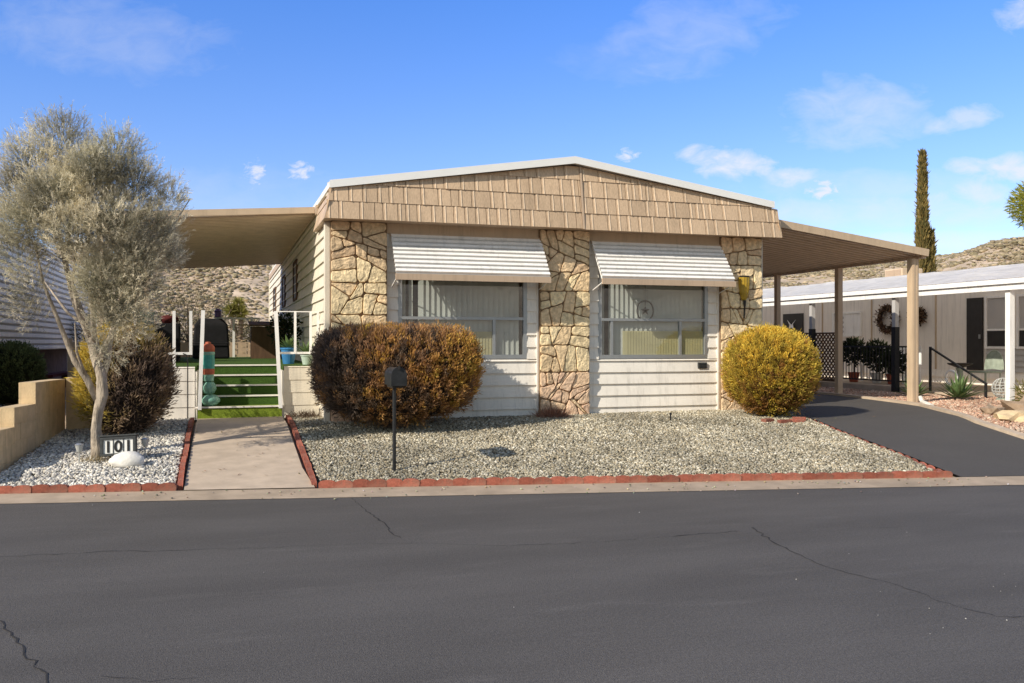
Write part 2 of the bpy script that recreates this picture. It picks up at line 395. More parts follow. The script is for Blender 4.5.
def build_hills():
    mb = MB(); vs = []; NA, NR = 220, 34
    H = {}
    def hgt(az, r):
        # az measured from the world Y axis, clockwise
        d = Vector((math.sin(az), math.cos(az), 0))
        base = 22 + 5*noise.noise(d*2.3+Vector((4, 1, 0))) + 2.4*noise.noise(d*9+Vector((0, 3, 1)))
        az_d = math.degrees(az)
        base += 3.6*math.exp(-((az_d-50)/2.6)**2) + 1.4*math.exp(-((az_d-42)/2.5)**2) + 4*math.exp(-((az_d+2)/9)**2)
        t = max(0, (r-70)/150)
        p = t*t*(3-2*t) if t < 1 else 1 + .10*(t-1)
        return base*p*.97 + p*2.2*noise.noise(Vector((d.x*r*.045, d.y*r*.045, 2))) + p*.9*noise.noise(Vector((d.x*r*.15, d.y*r*.15, 5))) + .3
    for i in range(NR+1):
        r = 66 + 190*(i/NR)
        for j in range(NA):
            az = 2*PI*j/NA
            vs.append((r*math.sin(az), r*math.cos(az), hgt(az, r) if i else -.2))
    # stretch so that the view side is finer
    fs = [(i*NA+j, (i+1)*NA+j, (i+1)*NA+(j+1) % NA, i*NA+(j+1) % NA) for i in range(NR) for j in range(NA)]
    mb.add(vs, fs); o = mb.build('hills', 'hill', smooth=True); o['kind'] = 'structure'
    # scrub on the slopes
    bm = bmesh.new(); bmesh.ops.create_icosphere(bm, subdivisions=1, radius=1)
    bv = np.array([v.co[:] for v in bm.verts]); bf = np.array([[v.index for v in f.verts] for f in bm.faces]); bm.free()
    n = 60000
    az = np.where(RNG.random(n) < .93, RNG.uniform(math.radians(-10), math.radians(56), n), RNG.uniform(-PI, PI, n))
    r = 84 + 160*RNG.random(n)**.85
    pal = np.array([(.20,.165,.10),(.30,.24,.15),(.16,.14,.08),(.38,.305,.20),(.24,.21,.12)])*.82+np.array([.53,.42,.29])*.18
    zz = np.array([hgt(a_, r_) for a_, r_ in zip(az, r)])
    R = (.07+.34*RNG.random(n)**2.6)*(.6+r/220)
    J = bv[None]*(1+1.2*(RNG.random((n, len(bv), 1))-.5))*R[:, None, None]*np.array([1.2, 1.2, .55])
    V = [(J + np.stack([r*np.sin(az), r*np.cos(az), zz+.02], 1)[:, None, :]).reshape(-1, 3)]
    C = [np.repeat(pal[RNG.integers(0, 5, n)]*RNG.uniform(.7, 1.2, (n, 1)), len(bv), 0)]
    k = len(bv)
    Fc = np.concatenate([bf+i*k for i in range(n)])
    o = np_mesh('desert_scrub', np.concatenate(V), Fc, np.concatenate(C), 'scrub')
    tag(o, 'low dry scrub dotted over the tan desert hills', 'scrub', kind='stuff')
build_hills()

# ------------------------------------------------------------------ gravel
def in_poly(P, x, y):
    c = np.zeros(len(x), bool); n = len(P)
    for i in range(n):
        x0, y0 = P[i]; x1, y1 = P[(i+1) % n]
        if y0 == y1: continue
        m = ((y0 > y) != (y1 > y)) & (x < (x1-x0)*(y-y0)/(y1-y0)+x0)
        c ^= m
    return c
def gravel(name, label, poly, dens, rmin, rmax, pal, bed, off=.0):
    o = sheet(name+'_bed', poly, -.012, bed); o.name = bed_name(name)
    P = np.array(poly); lo, hi = P.min(0), P.max(0)
    n = int(dens*np.prod(hi-lo)); x = RNG.uniform(lo[0], hi[0], n); y = RNG.uniform(lo[1], hi[1], n)
    k = in_poly(poly, x, y); x, y = x[k], y[k]; n = len(x)
    s = (x-SA)*NS[0]+(y-SB)*NS[1]
    z = np.where(s < 3.6, .03+.107*s, .4152+.02*np.minimum(s-3.6, 4.4))
    bm = bmesh.new(); bmesh.ops.create_icosphere(bm, subdivisions=1, radius=1)
    bv = np.array([v.co[:] for v in bm.verts]); bf = np.array([[v.index for v in f.verts] for f in bm.faces]); bm.free()
    bv = bv[:12] if len(bv) > 12 else bv
    R = RNG.uniform(0, 1, n)**1.7*(rmax-rmin)+rmin
    S = R[:, None]*RNG.uniform(.65, 1.25, (n, 3))*np.array([1, 1, .72])
    J = 1+.5*(RNG.random((n, len(bv), 1))-.5)
    V = bv[None]*J*S[:, None, :]
    t = RNG.uniform(0, 2*PI, n); c, d = np.cos(t)[:, None], np.sin(t)[:, None]
    X = V[..., 0]*c-V[..., 1]*d; Y = V[..., 0]*d+V[..., 1]*c
    tilt = RNG.normal(0, .4, n)[:, None]
    Z = V[..., 2]*np.cos(tilt)+X*np.sin(tilt)
    lift = (R*.35+RNG.random(n)*.012+off)
    V = np.stack([X+x[:, None], Y+y[:, None], Z+(z+lift)[:, None]], -1).reshape(-1, 3)
    Fc = (bf[None]+(np.arange(n)*len(bv))[:, None, None]).reshape(-1, 3)
    pal = np.array(pal); C = pal[RNG.integers(0, len(pal), n)]*RNG.uniform(.7, 1.15, (n, 1))
    pt = np.array([noise.noise(Vector((q, w_, 3))*1.1)+.6*noise.noise(Vector((q, w_, 8))*3.2) for q, w_ in zip(x, y)])
    C = C*np.clip(1+.38*pt, .6, 1.3)[:, None]
    C = np.repeat(C, len(bv), 0)
    o = np_mesh(name, V, Fc, C, 'gravel'); tag(o, label, 'gravel', kind='stuff')
def bed_name(n): return n.replace('gravel', 'gravel_bed')
main_poly = [(-.46, BS(-.46, .07)), (6.56, BS(6.56, .05)), (6.84, -4.06), (6.97, -2.94), (7.22, -1.5), (7.36, -.05), (7.36, .1), (-.0, .1), (-.0, .98), (-.5, .98)]
left_poly = [(-3.95, BS(-3.95, .07)), (-1.98, BS(-1.98, .07)), (-1.98, .98), (-3.45, .98), (-3.6, .2)]
PAL_M = [(.52,.47,.36),(.42,.37,.27),(.33,.285,.20),(.64,.59,.48),(.27,.235,.165),(.46,.385,.26),(.37,.345,.27),(.19,.165,.115)]
PAL_L = [(.74,.70,.62),(.62,.58,.52),(.82,.78,.70),(.48,.46,.42),(.66,.60,.50),(.34,.32,.30)]
PAL_P = [(.55,.34,.24),(.60,.42,.30),(.48,.27,.18),(.62,.48,.36),(.40,.24,.17)]
gravel('gravel', 'greenish grey gravel covering the front bed below the windows', main_poly, 2500, .009, .0215, PAL_M, 'soil')
gravel('gravel', 'pale grey gravel in the bed under the feathery tree', left_poly, 2200, .010, .026, PAL_L, 'soil')
pk = [(DR[i][0]+.16, DR[i][1]) for i in range(1, len(DR)-1)] + [(10.78, 9), (12.55, 9), (12.55, 2.2), (13.4, .8), (14.6, .6), (14.6, -3.9)]
gravel('gravel', 'pinkish crushed gravel beside the driveway in front of the neighbouring porch', pk, 900, .012, .030, PAL_P, 'ground_dirt')

def scatter(name, label, cat, spots, pal, flat, rr):
    g = MB()
    for i, (a, b) in enumerate(spots):
        g.col = tuple(c*random.uniform(.7, 1.15) for c in random.choice(pal)); r_ = random.uniform(*rr); z = gz(a, b)
        if flat:
            t = random.uniform(0, 6.28); u = Vector((math.cos(t), math.sin(t), random.uniform(-.2, .4))); v = Vector((-math.sin(t), math.cos(t), random.uniform(-.3, .3)))
            p = Vector((a, b, z+.022)); g.add([p-u*r_, p+v*r_*.35, p+u*r_, p-v*r_*.35], [(0,1,2,3)])
        else: g.rock((a, b, z+r_*.3+.01), (r_, r_*.9, r_*.6), i, .4, 1)
    o = g.build(name, 'gravel', tint=True); tag(o, label, cat, kind='stuff')
random.seed(19); sp_ = []
for i in range(420):
    q = random.random()
    if q < .35: sp_.append((random.gauss(.9, 1.1), random.gauss(-1.2, .5)))
    elif q < .5: sp_.append((random.uniform(-.45, 7.2), -.06-abs(random.gauss(0, .15))))
    elif q < .7: sp_.append((random.gauss(6.8, .8), random.gauss(-1.5, .5)))
    elif q < .8: sp_.append((random.uniform(-1.84, -.62), random.uniform(-3.2, .9)))
    else: sp_.append((random.gauss(-2.8, .35), random.gauss(-1.2, .7)))
scatter('leaf_litter', 'dry brown leaf litter scattered over gravel and walkway', 'leaves', sp_, [(.30,.19,.10),(.20,.12,.07),(.42,.30,.16),(.14,.09,.06)], True, (.012, .032))
sp_ = []
for i in range(150):
    t = random.uniform(-4.5, 6.5); s = -abs(random.gauss(.0, .28))-.02
    sp_.append(ab(t, s))
scatter('stray_gravel', 'stray bits of gravel spilled on the kerb strip', 'gravel', sp_, PAL_M, False, (.006, .014))

# ------------------------------------------------------------------ red scalloped edging
def edging_proto():
    mb = MB(); L, n = .36, 24
    prof = []
    for i in range(n+1):
        x = -L/2+L*i/n; u = abs(((x+L/2) % (L/2))/(L/2)-.5)*2 if i < n else 1
        prof.append((x*.985, .062+.028*math.sqrt(max(0, 1-min(1, u)**2))))
    vs = []
    for y in (-.035, .035):
        for x, z in prof: vs.append((x, y, z))
        for x, z in prof: vs.append((x, y, -.05))
    k = n+1; fs = []
    for i in range(n):
        fs += [(i, k+i, k+i+1, i+1)[::-1], (2*k+i, 2*k+i+1, 3*k+i+1, 3*k+i)[::-1], (i, i+1, 2*k+i+1, 2*k+i), ]
    fs += [(0, 2*k, 3*k, k), (n, k+n, 3*k+n, 2*k+n)]
    mb.add(vs, fs)
    return mb.build('edging_block', 'brick_red', bevel=.006)
EP = edging_proto(); first = [True]
def edging(pl, label, group, sink=0, thin=1):
    d = 0; pts = [Vector((*p, 0)) for p in pl]
    for p, q in zip(pts, pts[1:]):
        ln = (q-p).length; n = max(1, round(ln/.362)); ang = math.atan2(q.y-p.y, q.x-p.x)
        for i in range(n):
            c = p.lerp(q, (i+.5)/n)
            o = EP if first[0] else EP.copy()
            if not first[0]: COL.objects.link(o)
            first[0] = False
            h = .18; a0 = p.lerp(q, (i+.5)/n) ; dx = (q-p).normalized()*h
            z0 = gz(c.x-dx.x, c.y-dx.y); z1 = gz(c.x+dx.x, c.y+dx.y)
            o.location = (c.x+random.uniform(-.004, .004), c.y+random.uniform(-.006, .006), (z0+z1)/2-.014-sink+random.uniform(-.006, .004))
            o.rotation_euler = (random.uniform(-.05, .05), -math.atan2(z1-z0, 2*h)+random.uniform(-.015, .015), ang+random.uniform(-.02, .02))
            o.scale = (ln/n/.362, thin, 1)
            tag(o, label, 'edging', group)
edging([(-.50, BS(-.5, .05)), (6.62, BS(6.62, .03))], 'red scalloped edging block along the kerb under the grey gravel', 'red edging along the kerb below the front gravel')
edging([(-4.1, BS(-4.1, .05)), (-1.95, BS(-1.95, .05))], 'red scalloped edging block along the kerb below the tree', 'red edging along the kerb below the tree')
edging([(-.53, BS(-.5, .12)), (-.53, .9)], 'red edging block between the walkway and the big bronze bush', 'red edging beside the walkway on the bush side', .028, .75)
edging([(-1.93, BS(-1.95, .12)), (-1.93, .9)], 'red edging block between the walkway and the address sign', 'red edging beside the walkway on the tree side', .028, .75)
edging([(6.66, BS(6.66, .1)), (6.87, -4.06), (7.0, -2.94), (7.25, -1.5), (7.38, -.1)], 'red edging block between the gravel and the black driveway', 'red edging beside the driveway', .070, .8)

# ------------------------------------------------------------------ main house
HW, HL = 7.40, 17.5          # width and length
Z0 = .38                     # foot of the walls
house = thing('mobile_home', 'cream double wide mobile home with stone columns and tan shingled gable', 'house', (3.7, 8.5, .4))
RID = 3.79
def roofz(a): return 4.44 - .58*abs(a-RID)/(RID if a < RID else 7.42-RID)*(1 if a < RID else .93)
def lap(mb, p0, u, nrm, length, z0, z1, ex=.19, lip=.034):
    """lap siding as one profile swept along u"""
    z = z0; p0 = Vector(p0); u = Vector(u); nrm = Vector(nrm)
    while z < z1-1e-4:
        zt = min(z+ex, z1)
        A = p0+nrm*lip; B = p0+nrm*.004
        q = [A+Vector((0,0,z)), A+u*length+Vector((0,0,z)), B+u*length+Vector((0,0,zt)), B+Vector((0,0,zt)),
             p0-nrm*.01+Vector((0,0,z)), p0-nrm*.01+u*length+Vector((0,0,z))]
        mb.add(q, [(0,1,2,3), (4,5,1,0), (0,3,4), (1,5,2)])
        z = zt
# wall shell
mb = MB()
mb.box(-.0, .06, .1, HL, Z0, 3.86); mb.box(HW-.06, HW, .1, HL, Z0, 3.86); mb.box(.06, HW-.06, HL-.06, HL, Z0, 4.2)
# front wall pieces around the two windows
WIN = [(1.083, 3.094, 1.385, 2.78), (4.39, 6.347, 1.375, 2.78)]
def front_strip(mb, a0, a1, z0, z1): mb.box(a0, a1, .012, .1, z0, z1)
front_strip(mb, 0, HW, 2.78, 4.0)
front_strip(mb, 0, HW, Z0, 1.37)
for a0, a1 in [(0, WIN[0][0]), (WIN[0][1], WIN[1][0]), (WIN[1][1], HW)]: front_strip(mb, a0, a1, 1.37, 2.78)
mb.build('wall', 'cream_siding', house)
# front lap siding
for (s0, s1), w in zip([(.87, 3.31), (4.17, 6.58)], WIN):
    mb = MB()
    lap(mb, (s0, .008, 0), (1,0,0), (0,-1,0), s1-s0, Z0-.02, w[2]-.04)
    for a0, a1 in [(s0, w[0]-.03), (w[1]+.03, s1)]:
        lap(mb, (a0, .008, 0), (1,0,0), (0,-1,0), a1-a0, w[2]-.04, 3.28)
    mb.box(s0, s0+.03, -.034, .005, Z0-.02, 3.26); mb.box(s1-.03, s1, -.034, .005, Z0-.02, 3.26)
    mb.build('siding', 'white_siding', house)
    mb = MB(); mb.box(s0+.003, s1-.003, -.05, .005, 3.262, 3.42); mb.build('header_board', 'tan_board', house)
# side siding
mb = MB(); lap(mb, (0, .1, 0), (0,1,0), (-1,0,0), HL-.1, Z0, 3.82); mb.build('siding', 'cream_siding', house)
mb = MB(); lap(mb, (HW, HL, 0), (0,-1,0), (1,0,0), HL-.1, Z0, 3.82); mb.build('siding', 'cream_siding', house)
for q in ((-.05, .028, -.02, .13, Z0, 3.40), (HW-.018, HW+.05, -.02, .13, Z0, 3.40), (-.05, .03, HL-.03, HL+.03, Z0, 3.8)): MB().box(*q).build('corner_trim', 'cream_siding', house, bevel=.006)

# stone columns: relaxed voronoi flagstones
def clip(poly, px, py, nx, ny):
    out = []
    for i in range(len(poly)):
        p, q = poly[i], poly[(i+1) % len(poly)]
        dp = (p[0]-px)*nx+(p[1]-py)*ny; dq = (q[0]-px)*nx+(q[1]-py)*ny
        if dp <= 0: out.append(p)
        if (dp < 0 < dq) or (dq < 0 < dp):
            t = dp/(dp-dq); out.append((p[0]+(q[0]-p[0])*t, p[1]+(q[1]-p[1])*t))
    return out
def stone_column(a0, a1, z0, z1, seed):
    rnd = random.Random(seed)
    def area(p): return abs(sum(p[i][0]*p[(i+1) % len(p)][1]-p[(i+1) % len(p)][0]*p[i][1] for i in range(len(p))))/2
    def split(p):
        xs = [q[0] for q in p]; zs = [q[1] for q in p]; w_, h_ = max(xs)-min(xs), max(zs)-min(zs)
        A = area(p)
        if A < rnd.uniform(.03, .105) and max(w_, h_) < .50: return [p]
        if len(p) < 3 or A < .02: return [p]
        t = rnd.uniform(.36, .64)
        ang = (0 if w_ > h_*rnd.uniform(.8, 1.3) else PI/2)+rnd.gauss(0, .36)
        c = (min(xs)+w_*t, min(zs)+h_*t); n_ = (math.cos(ang), math.sin(ang))
        A1 = clip(p, c[0], c[1], n_[0], n_[1]); A2 = clip(p, c[0], c[1], -n_[0], -n_[1])
        if len(A1) < 3 or len(A2) < 3 or min(area(A1), area(A2)) < .012: return [p]
        return split(A1)+split(A2)
    cells = []
    z = z0
    while z < z1-.01:
        zt = z1 if z1-z < 1.1 else z+rnd.uniform(.45, .8)
        cells += split([(a0, z), (a1, z), (a1, zt), (a0, zt)]); z = zt
    mb = MB(); mb.k = 1
    mb.box(a0, a1, -.088, .0, z0, z1); mb.k = 0
    g = .0072
    for i, poly0 in enumerate(cells):
        poly = poly0
        m0 = len(poly0)
        ar = sum(poly0[q][0]*poly0[(q+1) % m0][1]-poly0[(q+1) % m0][0]*poly0[q][1] for q in range(m0))
        sg_ = 1 if ar > 0 else -1
        for q in range(m0):
            A, B = poly0[q], poly0[(q+1) % m0]; l = math.hypot(B[0]-A[0], B[1]-A[1])
            if l < 1e-6: continue
            nx, ny = sg_*(B[1]-A[1])/l, -sg_*(B[0]-A[0])/l
            poly = clip(poly, A[0]-nx*g, A[1]-ny*g, nx, ny)
            if len(poly) < 3: break
        if len(poly) < 3: continue
        # round the corners once, then let the outline wander
        cut = []
        for k in range(len(poly)):
            A, B = poly[k], poly[(k+1) % len(poly)]; l = math.hypot(B[0]-A[0], B[1]-A[1]); c_ = min(.3, rnd.uniform(.01, .04)/max(l, .01))
            cut += [(A[0]+(B[0]-A[0])*c_, A[1]+(B[1]-A[1])*c_), (B[0]-(B[0]-A[0])*c_, B[1]-(B[1]-A[1])*c_)]
        poly = cut; out = []
        for k in range(len(poly)):
            A, B = poly[k], poly[(k+1) % len(poly)]
            n = max(1, int(math.hypot(B[0]-A[0], B[1]-A[1])/.045))
            for m in range(n):
                x, zz = A[0]+(B[0]-A[0])*m/n, A[1]+(B[1]-A[1])*m/n
                w = noise.noise_vector(Vector((x*7, zz*7, seed)))*.015
                out.append((min(a1-.001, max(a0+.001, x+w.x)), min(z1, max(z0, zz+w.y))))
        cx = sum(x for x, zz in out)/len(out); cz = sum(zz for x, zz in out)/len(out)
        tz = (cz-z0)/(z1-z0); h = rnd.uniform(.026, .046)
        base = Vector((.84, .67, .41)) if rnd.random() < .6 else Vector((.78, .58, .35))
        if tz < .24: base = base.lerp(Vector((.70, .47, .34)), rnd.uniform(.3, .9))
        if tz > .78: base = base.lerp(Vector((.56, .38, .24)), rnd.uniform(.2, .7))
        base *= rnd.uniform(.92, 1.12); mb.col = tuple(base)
        n = len(out); vs = []; tx, ty = rnd.uniform(-.06, .06), rnd.uniform(-.06, .06)
        for sc_, d in ((1, 0), (.99, h*.75), (.955, h), (.75, h*1.05), (.4, h*1.05)):
            for x, zz in out:
                X, Z = cx+(x-cx)*sc_, cz+(zz-cz)*sc_
                dd = d + (0 if d == 0 else (.013*noise.noise(Vector((X*8, Z*8, seed+2)))+.008*noise.noise(Vector((X*22, Z*22, seed+2)))+(X-cx)*tx+(Z-cz)*ty))
                vs.append((X, -.088-dd, Z))
        vs.append((cx, -.088-h*1.05, cz)); fs = []
        R_ = 4
        for r_ in range(R_):
            for k in range(n): fs.append((r_*n+k, r_*n+(k+1) % n, (r_+1)*n+(k+1) % n, (r_+1)*n+k))
        for k in range(n): fs.append((R_*n+k, R_*n+(k+1) % n, (R_+1)*n))
        mb.add(vs, fs)
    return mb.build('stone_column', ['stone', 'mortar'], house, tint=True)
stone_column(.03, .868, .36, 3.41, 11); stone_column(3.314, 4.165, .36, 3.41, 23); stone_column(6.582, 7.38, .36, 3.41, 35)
# mansard gable of metal shingles
def shingles():
    mb = MB(); rnd = random.Random(5)
    CH = .262
    def put(a0, a1, z0, z1f, lat, side=0):
        # side 0 front; each shingle a thin slab leaning back
        def P(a, z, pr):
            t = (z-3.4)
            return (a, -.45+t*.16-pr, z)
        zl0, zl1 = min(z0+CH+.02, z1f(a0)), min(z0+CH+.02, z1f(a1))
        if max(zl0, zl1) < z0+.01: return
        zl0 = max(zl0, z0+.004); zl1 = max(zl1, z0+.004)
        e = .005
        A = [P(a0+e, z0, .016+lat), P(a1-e, z0, .016+lat), P(a1-e, zl1, .004+lat*.4), P(a0+e, zl0, .004+lat*.4)]
        B = [P(a0+e, z0, -.01), P(a1-e, z0, -.01), P(a1-e, zl1, -.01), P(a0+e, zl0, -.01)]
        b = rnd.uniform(.88, 1.10); mb.col = (.57*b, .415*b, .275*b)
        mb.add(A+B, [(0,1,2,3), (4,5,1,0), (3,7,4,0), (1,5,6,2)])
        # raised fold at one edge, its highlight painted in lighter tan
        if a1-a0 > .12:
            mb.col = (.72*b, .56*b, .40*b)
            x = a0+.03
            A2 = [P(x, z0-.001, .022+lat), P(x+.018, z0-.001, .024+lat), P(x+.018, min(zl0, zl1), .011+lat*.4), P(x, min(zl0, zl1), .009+lat*.4)]
            B2 = [(p[0], p[1]+.015, p[2]) for p in A2]
            mb.add(A2+B2, [(0,1,2,3), (0,3,7,4), (1,5,6,2), (4,5,1,0)])
    lim = lambda a: roofz(a)-.015
    for half, (h0, h1) in enumerate([(-.07, 3.90), (3.93, 7.54)]):
        z = 3.40 if half == 0 else 3.385
        row = 0
        while z < 4.45:
            lean = (z-3.4)*.13
            a = h0 + (lean if half == 0 else 0) - (rnd.random()*.2)
            aend = h1 - (lean if half == 1 else 0); a_min = h0 + (lean if half == 0 else 0)
            while a < aend-.01:
                w = rnd.choice([.12, .17, .2, .22, .26, .3]); a2 = min(a+w, aend)
                if a2 > a_min+.01: put(max(a, a_min), a2, z, lim, rnd.uniform(0, .008))
                a = a2
            z += CH; row += 1
    mb.build('shingle_fascia', 'shingle', house, tint=True)
    # backing, soffit and seam
    mb = MB(); n = 40
    vs = []; fs = []
    for i in range(n+1):
        a = -.02+7.5*i/n; lo = -.06; 
        a_b = -.06+7.58*i/n
        vs += [(a_b, -.44, 3.41), (a, -.43+.16*(roofz(a)-3.4), roofz(a)-.01)]
        if i: fs.append((2*i-2, 2*i, 2*i+1, 2*i-1))
    mb.add(vs, fs)
    mb.add([(-.07,-.445,3.405),(7.54,-.445,3.405),(7.54,.1,3.415),(-.07,.1,3.415)], [(3,2,1,0)])
    mb.bar((3.915, -.475, 3.39), (3.915, -.315, 4.40), .03, .012)
    mb.build('fascia_board', 'tan_metal', house)
    # returns along both sides
    for s, a_b, a_t in ((-1, -.09, .02), (1, 7.55, 7.40)):
        mb = MB(); y = -.45; end = 1.25 if s < 0 else 1.25
        for row in range(2):
            z = 3.40+row*.262; y = -.45 + (z-3.4)*.16
            while y < end:
                y2 = min(y+rnd.choice([.22, .28, .34]), end)
                t0, t1 = (z-3.4)/.5, (min(z+.262, 3.86)-3.4)/.5
                x0, x1 = a_b+(a_t-a_b)*t0, a_b+(a_t-a_b)*t1
                b = rnd.uniform(.88, 1.1); mb.col = (.57*b, .415*b, .275*b)
                mb.add([(x0+s*.012, y+.002, z), (x0+s*.012, y2-.002, z), (x1, y2-.002, min(z+.27, 3.87)), (x1, y+.002, min(z+.27, 3.87)),
                        (x0-s*.02, y+.002, z), (x0-s*.02, y2-.002, z)], [(0,1,2,3), (0,4,5,1), (0,3,4), (1,5,2)])
                y = y2
        mb.add([(a_b, -.45, 3.40), (a_b, end, 3.40), (0 if s < 0 else HW, end, 3.41), (0 if s < 0 else HW, -.45, 3.41)], [(0,1,2,3)])
        mb.add([(a_b, end, 3.40), (0 if s < 0 else HW, end, 3.40), (0 if s < 0 else HW, end, 3.86), (a_t, end, 3.86)], [(0,1,2,3)])
        mb.build('shingle_return', 'shingle', house, tint=True)
shingles()
# roof
mb = MB(); e0, e1, yb = -.02, 7.42, HL+.3
def rsec(y, dz): return [(e0, y, roofz(e0)+dz), (RID, y, roofz(RID)+dz), (e1, y, roofz(e1)+dz)]
y0 = -.40
A = rsec(y0, 0)+rsec(y0, .085)+rsec(yb, 0)+rsec(yb, .085)
for p in range(3):
    # front edge follows the lean of the gable
    pass
mb.add(A, [(0,1,4,3),(1,2,5,4),(7,6,9,10),(8,7,10,11),(3,4,10,9),(4,5,11,10),(1,0,6,7),(2,1,7,8),(0,3,9,6),(5,2,8,11)])
rf = mb.build('roof', 'white_roof', house)
mb = MB()
for A_, B_ in ((rsec(y0, 0)[0], rsec(y0, 0)[1]), (rsec(y0, 0)[1], rsec(y0, 0)[2])):
    mb.add([(p[0], p[1]-q, p[2]+dz) for q, dz in ((.022, -.012), (.022, .10), (.003, .10), (.003, -.012)) for p in (A_, B_)], [(0,1,3,2), (2,3,5,4), (6,7,1,0)])
mb.build('roof_trim', 'white_trim', house)
mb = MB(); mb.box(-.05, .0, 1.3, HL, 3.70, 3.85); mb.box(HW, HW+.05, 1.3, HL, 3.70, 3.85); mb.build('eave_board', 'tan_metal', house)

# windows
def blinds(a0, a1, z0, z1, y, m, pitch=.085, ang=.5, parent=None, nm='blind'):
    mb = MB(); a = a0
    while a < a1:
        c, s = math.cos(ang)*.043, math.sin(ang)*.043
        mb.add([(a-c, y-s, z0), (a+c, y+s, z0), (a+c, y+s, z1), (a-c, y-s, z1)], [(0,1,2,3)]); a += pitch
    return mb.build(nm, m, parent)
def front_window(w, vert_u, vert_l, dark_until, yellow, rail):
    a0, a1, z0, z1 = w
    f = MB(); y0, y1 = -.012, .06
    f.box(a0-.035, a0+.03, y0, y1, z0-.035, z1); f.box(a1-.03, a1+.035, y0, y1, z0-.035, z1)
    f.box(a0+.03, a1-.03, y0, y1, z0-.035, z0+.03); f.box(a0+.03, a1-.03, y0, y1, z1-.04, z1)
    f.box(a0+.03, a1-.03, y0-.004, y1-.01, rail-.022, rail+.022)
    for a in vert_u: f.box(a-.012, a+.012, y0+.006, y1-.012, rail+.022, z1-.04)
    for a in vert_l: f.box(a-.022, a+.022, y0+.006, y1-.012, z0+.03, rail-.022)
    fr = f.build('window', 'aluminium', house)
    g = MB(); g.add([(a0+.03, .012, rail+.022), (a1-.03, .012, rail+.022), (a1-.03, .012, z1-.04), (a0+.03, .012, z1-.04)], [(0,1,2,3)])
    g.add([(a0+.03, .02, z0+.03), (a1-.03, .02, z0+.03), (a1-.03, .02, rail-.022), (a0+.03, .02, rail-.022)], [(0,1,2,3)])
    g.build('pane', 'glass', fr)
    # the room behind
    d = MB(); 
    P = [(a0-.03, .101, z0-.03), (a1+.03, .101, z0-.03), (a1+.03, .9, z0-.03), (a0-.03, .9, z0-.03), (a0-.03, .101, z1+.02), (a1+.03, .101, z1+.02), (a1+.03, .9, z1+.02), (a0-.03, .9, z1+.02)]
    d.add(P, [(0,1,2,3), (7,6,5,4), (1,5,6,2), (2,6,7,3), (3,7,4,0)])
    d.build('window_recess', 'dark_room', fr)
    blinds(dark_until, a1-.05, z0+.02, z1-.05, .072, 'curtain', .086, -.42, parent=fr)
    blinds(a0+.07, dark_until-.05, z0+.02, z1-.05, .085, 'curtain', .11, -1.0, fr)
    if yellow: blinds(yellow[0], yellow[1], z0+.02, yellow[2], .040, 'curtain_yellow', .05, -.2, fr, 'curtain')
    return fr
front_window(WIN[0], [], [2.58], 1.42, (2.15, 2.56, 1.78), 1.985)
front_window(WIN[1], [], [4.60, 5.86], 4.62, (4.86, 6.3, 1.80), 1.985)
# window awnings
def awning(a0, a1):
    mb = MB(); zt, zb, yo = 3.235, 2.615, -.50
    n = 9; prof = []
    for i in range(n):
        for u, h in ((0, .004), (.04, .034), (.60, .034), (.64, .004)):
            t = (i+u)/n; y = -.045+(yo+.045)*t; z = zt+(zb-zt)*t
            L = math.hypot(zt-zb, yo); ny, nz = -(zt-zb)/L, -yo/L
            prof.append((y+ny*h, z+nz*h))
    prof.append((yo, zb))
    k = len(prof); vs = [(a0, y, z) for y, z in prof]+[(a1, y, z) for y, z in prof]
    fs = [(i, i+1, k+i+1, k+i)[::-1] for i in range(k-1)]
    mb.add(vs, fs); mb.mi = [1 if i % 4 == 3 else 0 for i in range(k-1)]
    o = mb.build('awning', ['white_paint', 'groove_shade'], house)
    v = MB(); v.box(a0-.005, a1+.005, yo-.03, yo+.012, zb-.085, zb+.006); v.build('valance', 'tan_metal', o)
    for a in (a0+.02, a1-.02): MB().bar((a, -.05, 2.45), (a, yo+.02, zb-.05), .02, .012).bar((a, -.055, zt-.02), (a, yo+.02, zb-.02), .02, .03).build('awning_arm', 'white_paint', o)
    b = MB(); b.box(a0-.01, a1+.01, -.075, -.052, zt-.02, zt+.04); b.build('awning_bracket', 'tan_metal', o)
awning(.93, 3.34); awning(4.215, 6.60)
# windows of the left wall
for b0, b1, z0, z1 in [(5.6, 6.5, 2.55, 3.30), (9.4, 10.4, 2.55, 3.25), (13.6, 14.8, 2.6, 3.2)]:
    f = MB()
    f.box(-.05, -.005, b0, b1, z0-.05, z0); f.box(-.05, -.005, b0, b1, z1, z1+.05); f.box(-.05, -.005, b0-.05, b0, z0-.05, z1+.05); f.box(-.05, -.005, b1, b1+.05, z0-.05, z1+.05)
    fr = f.build('window', 'brown_wood', house)
    g = MB(); g.add([(-.03, b0, z0), (-.03, b1, z0), (-.03, b1, z1), (-.03, b0, z1)], [(0,1,2,3)]); g.build('pane', 'screen_dark', fr)
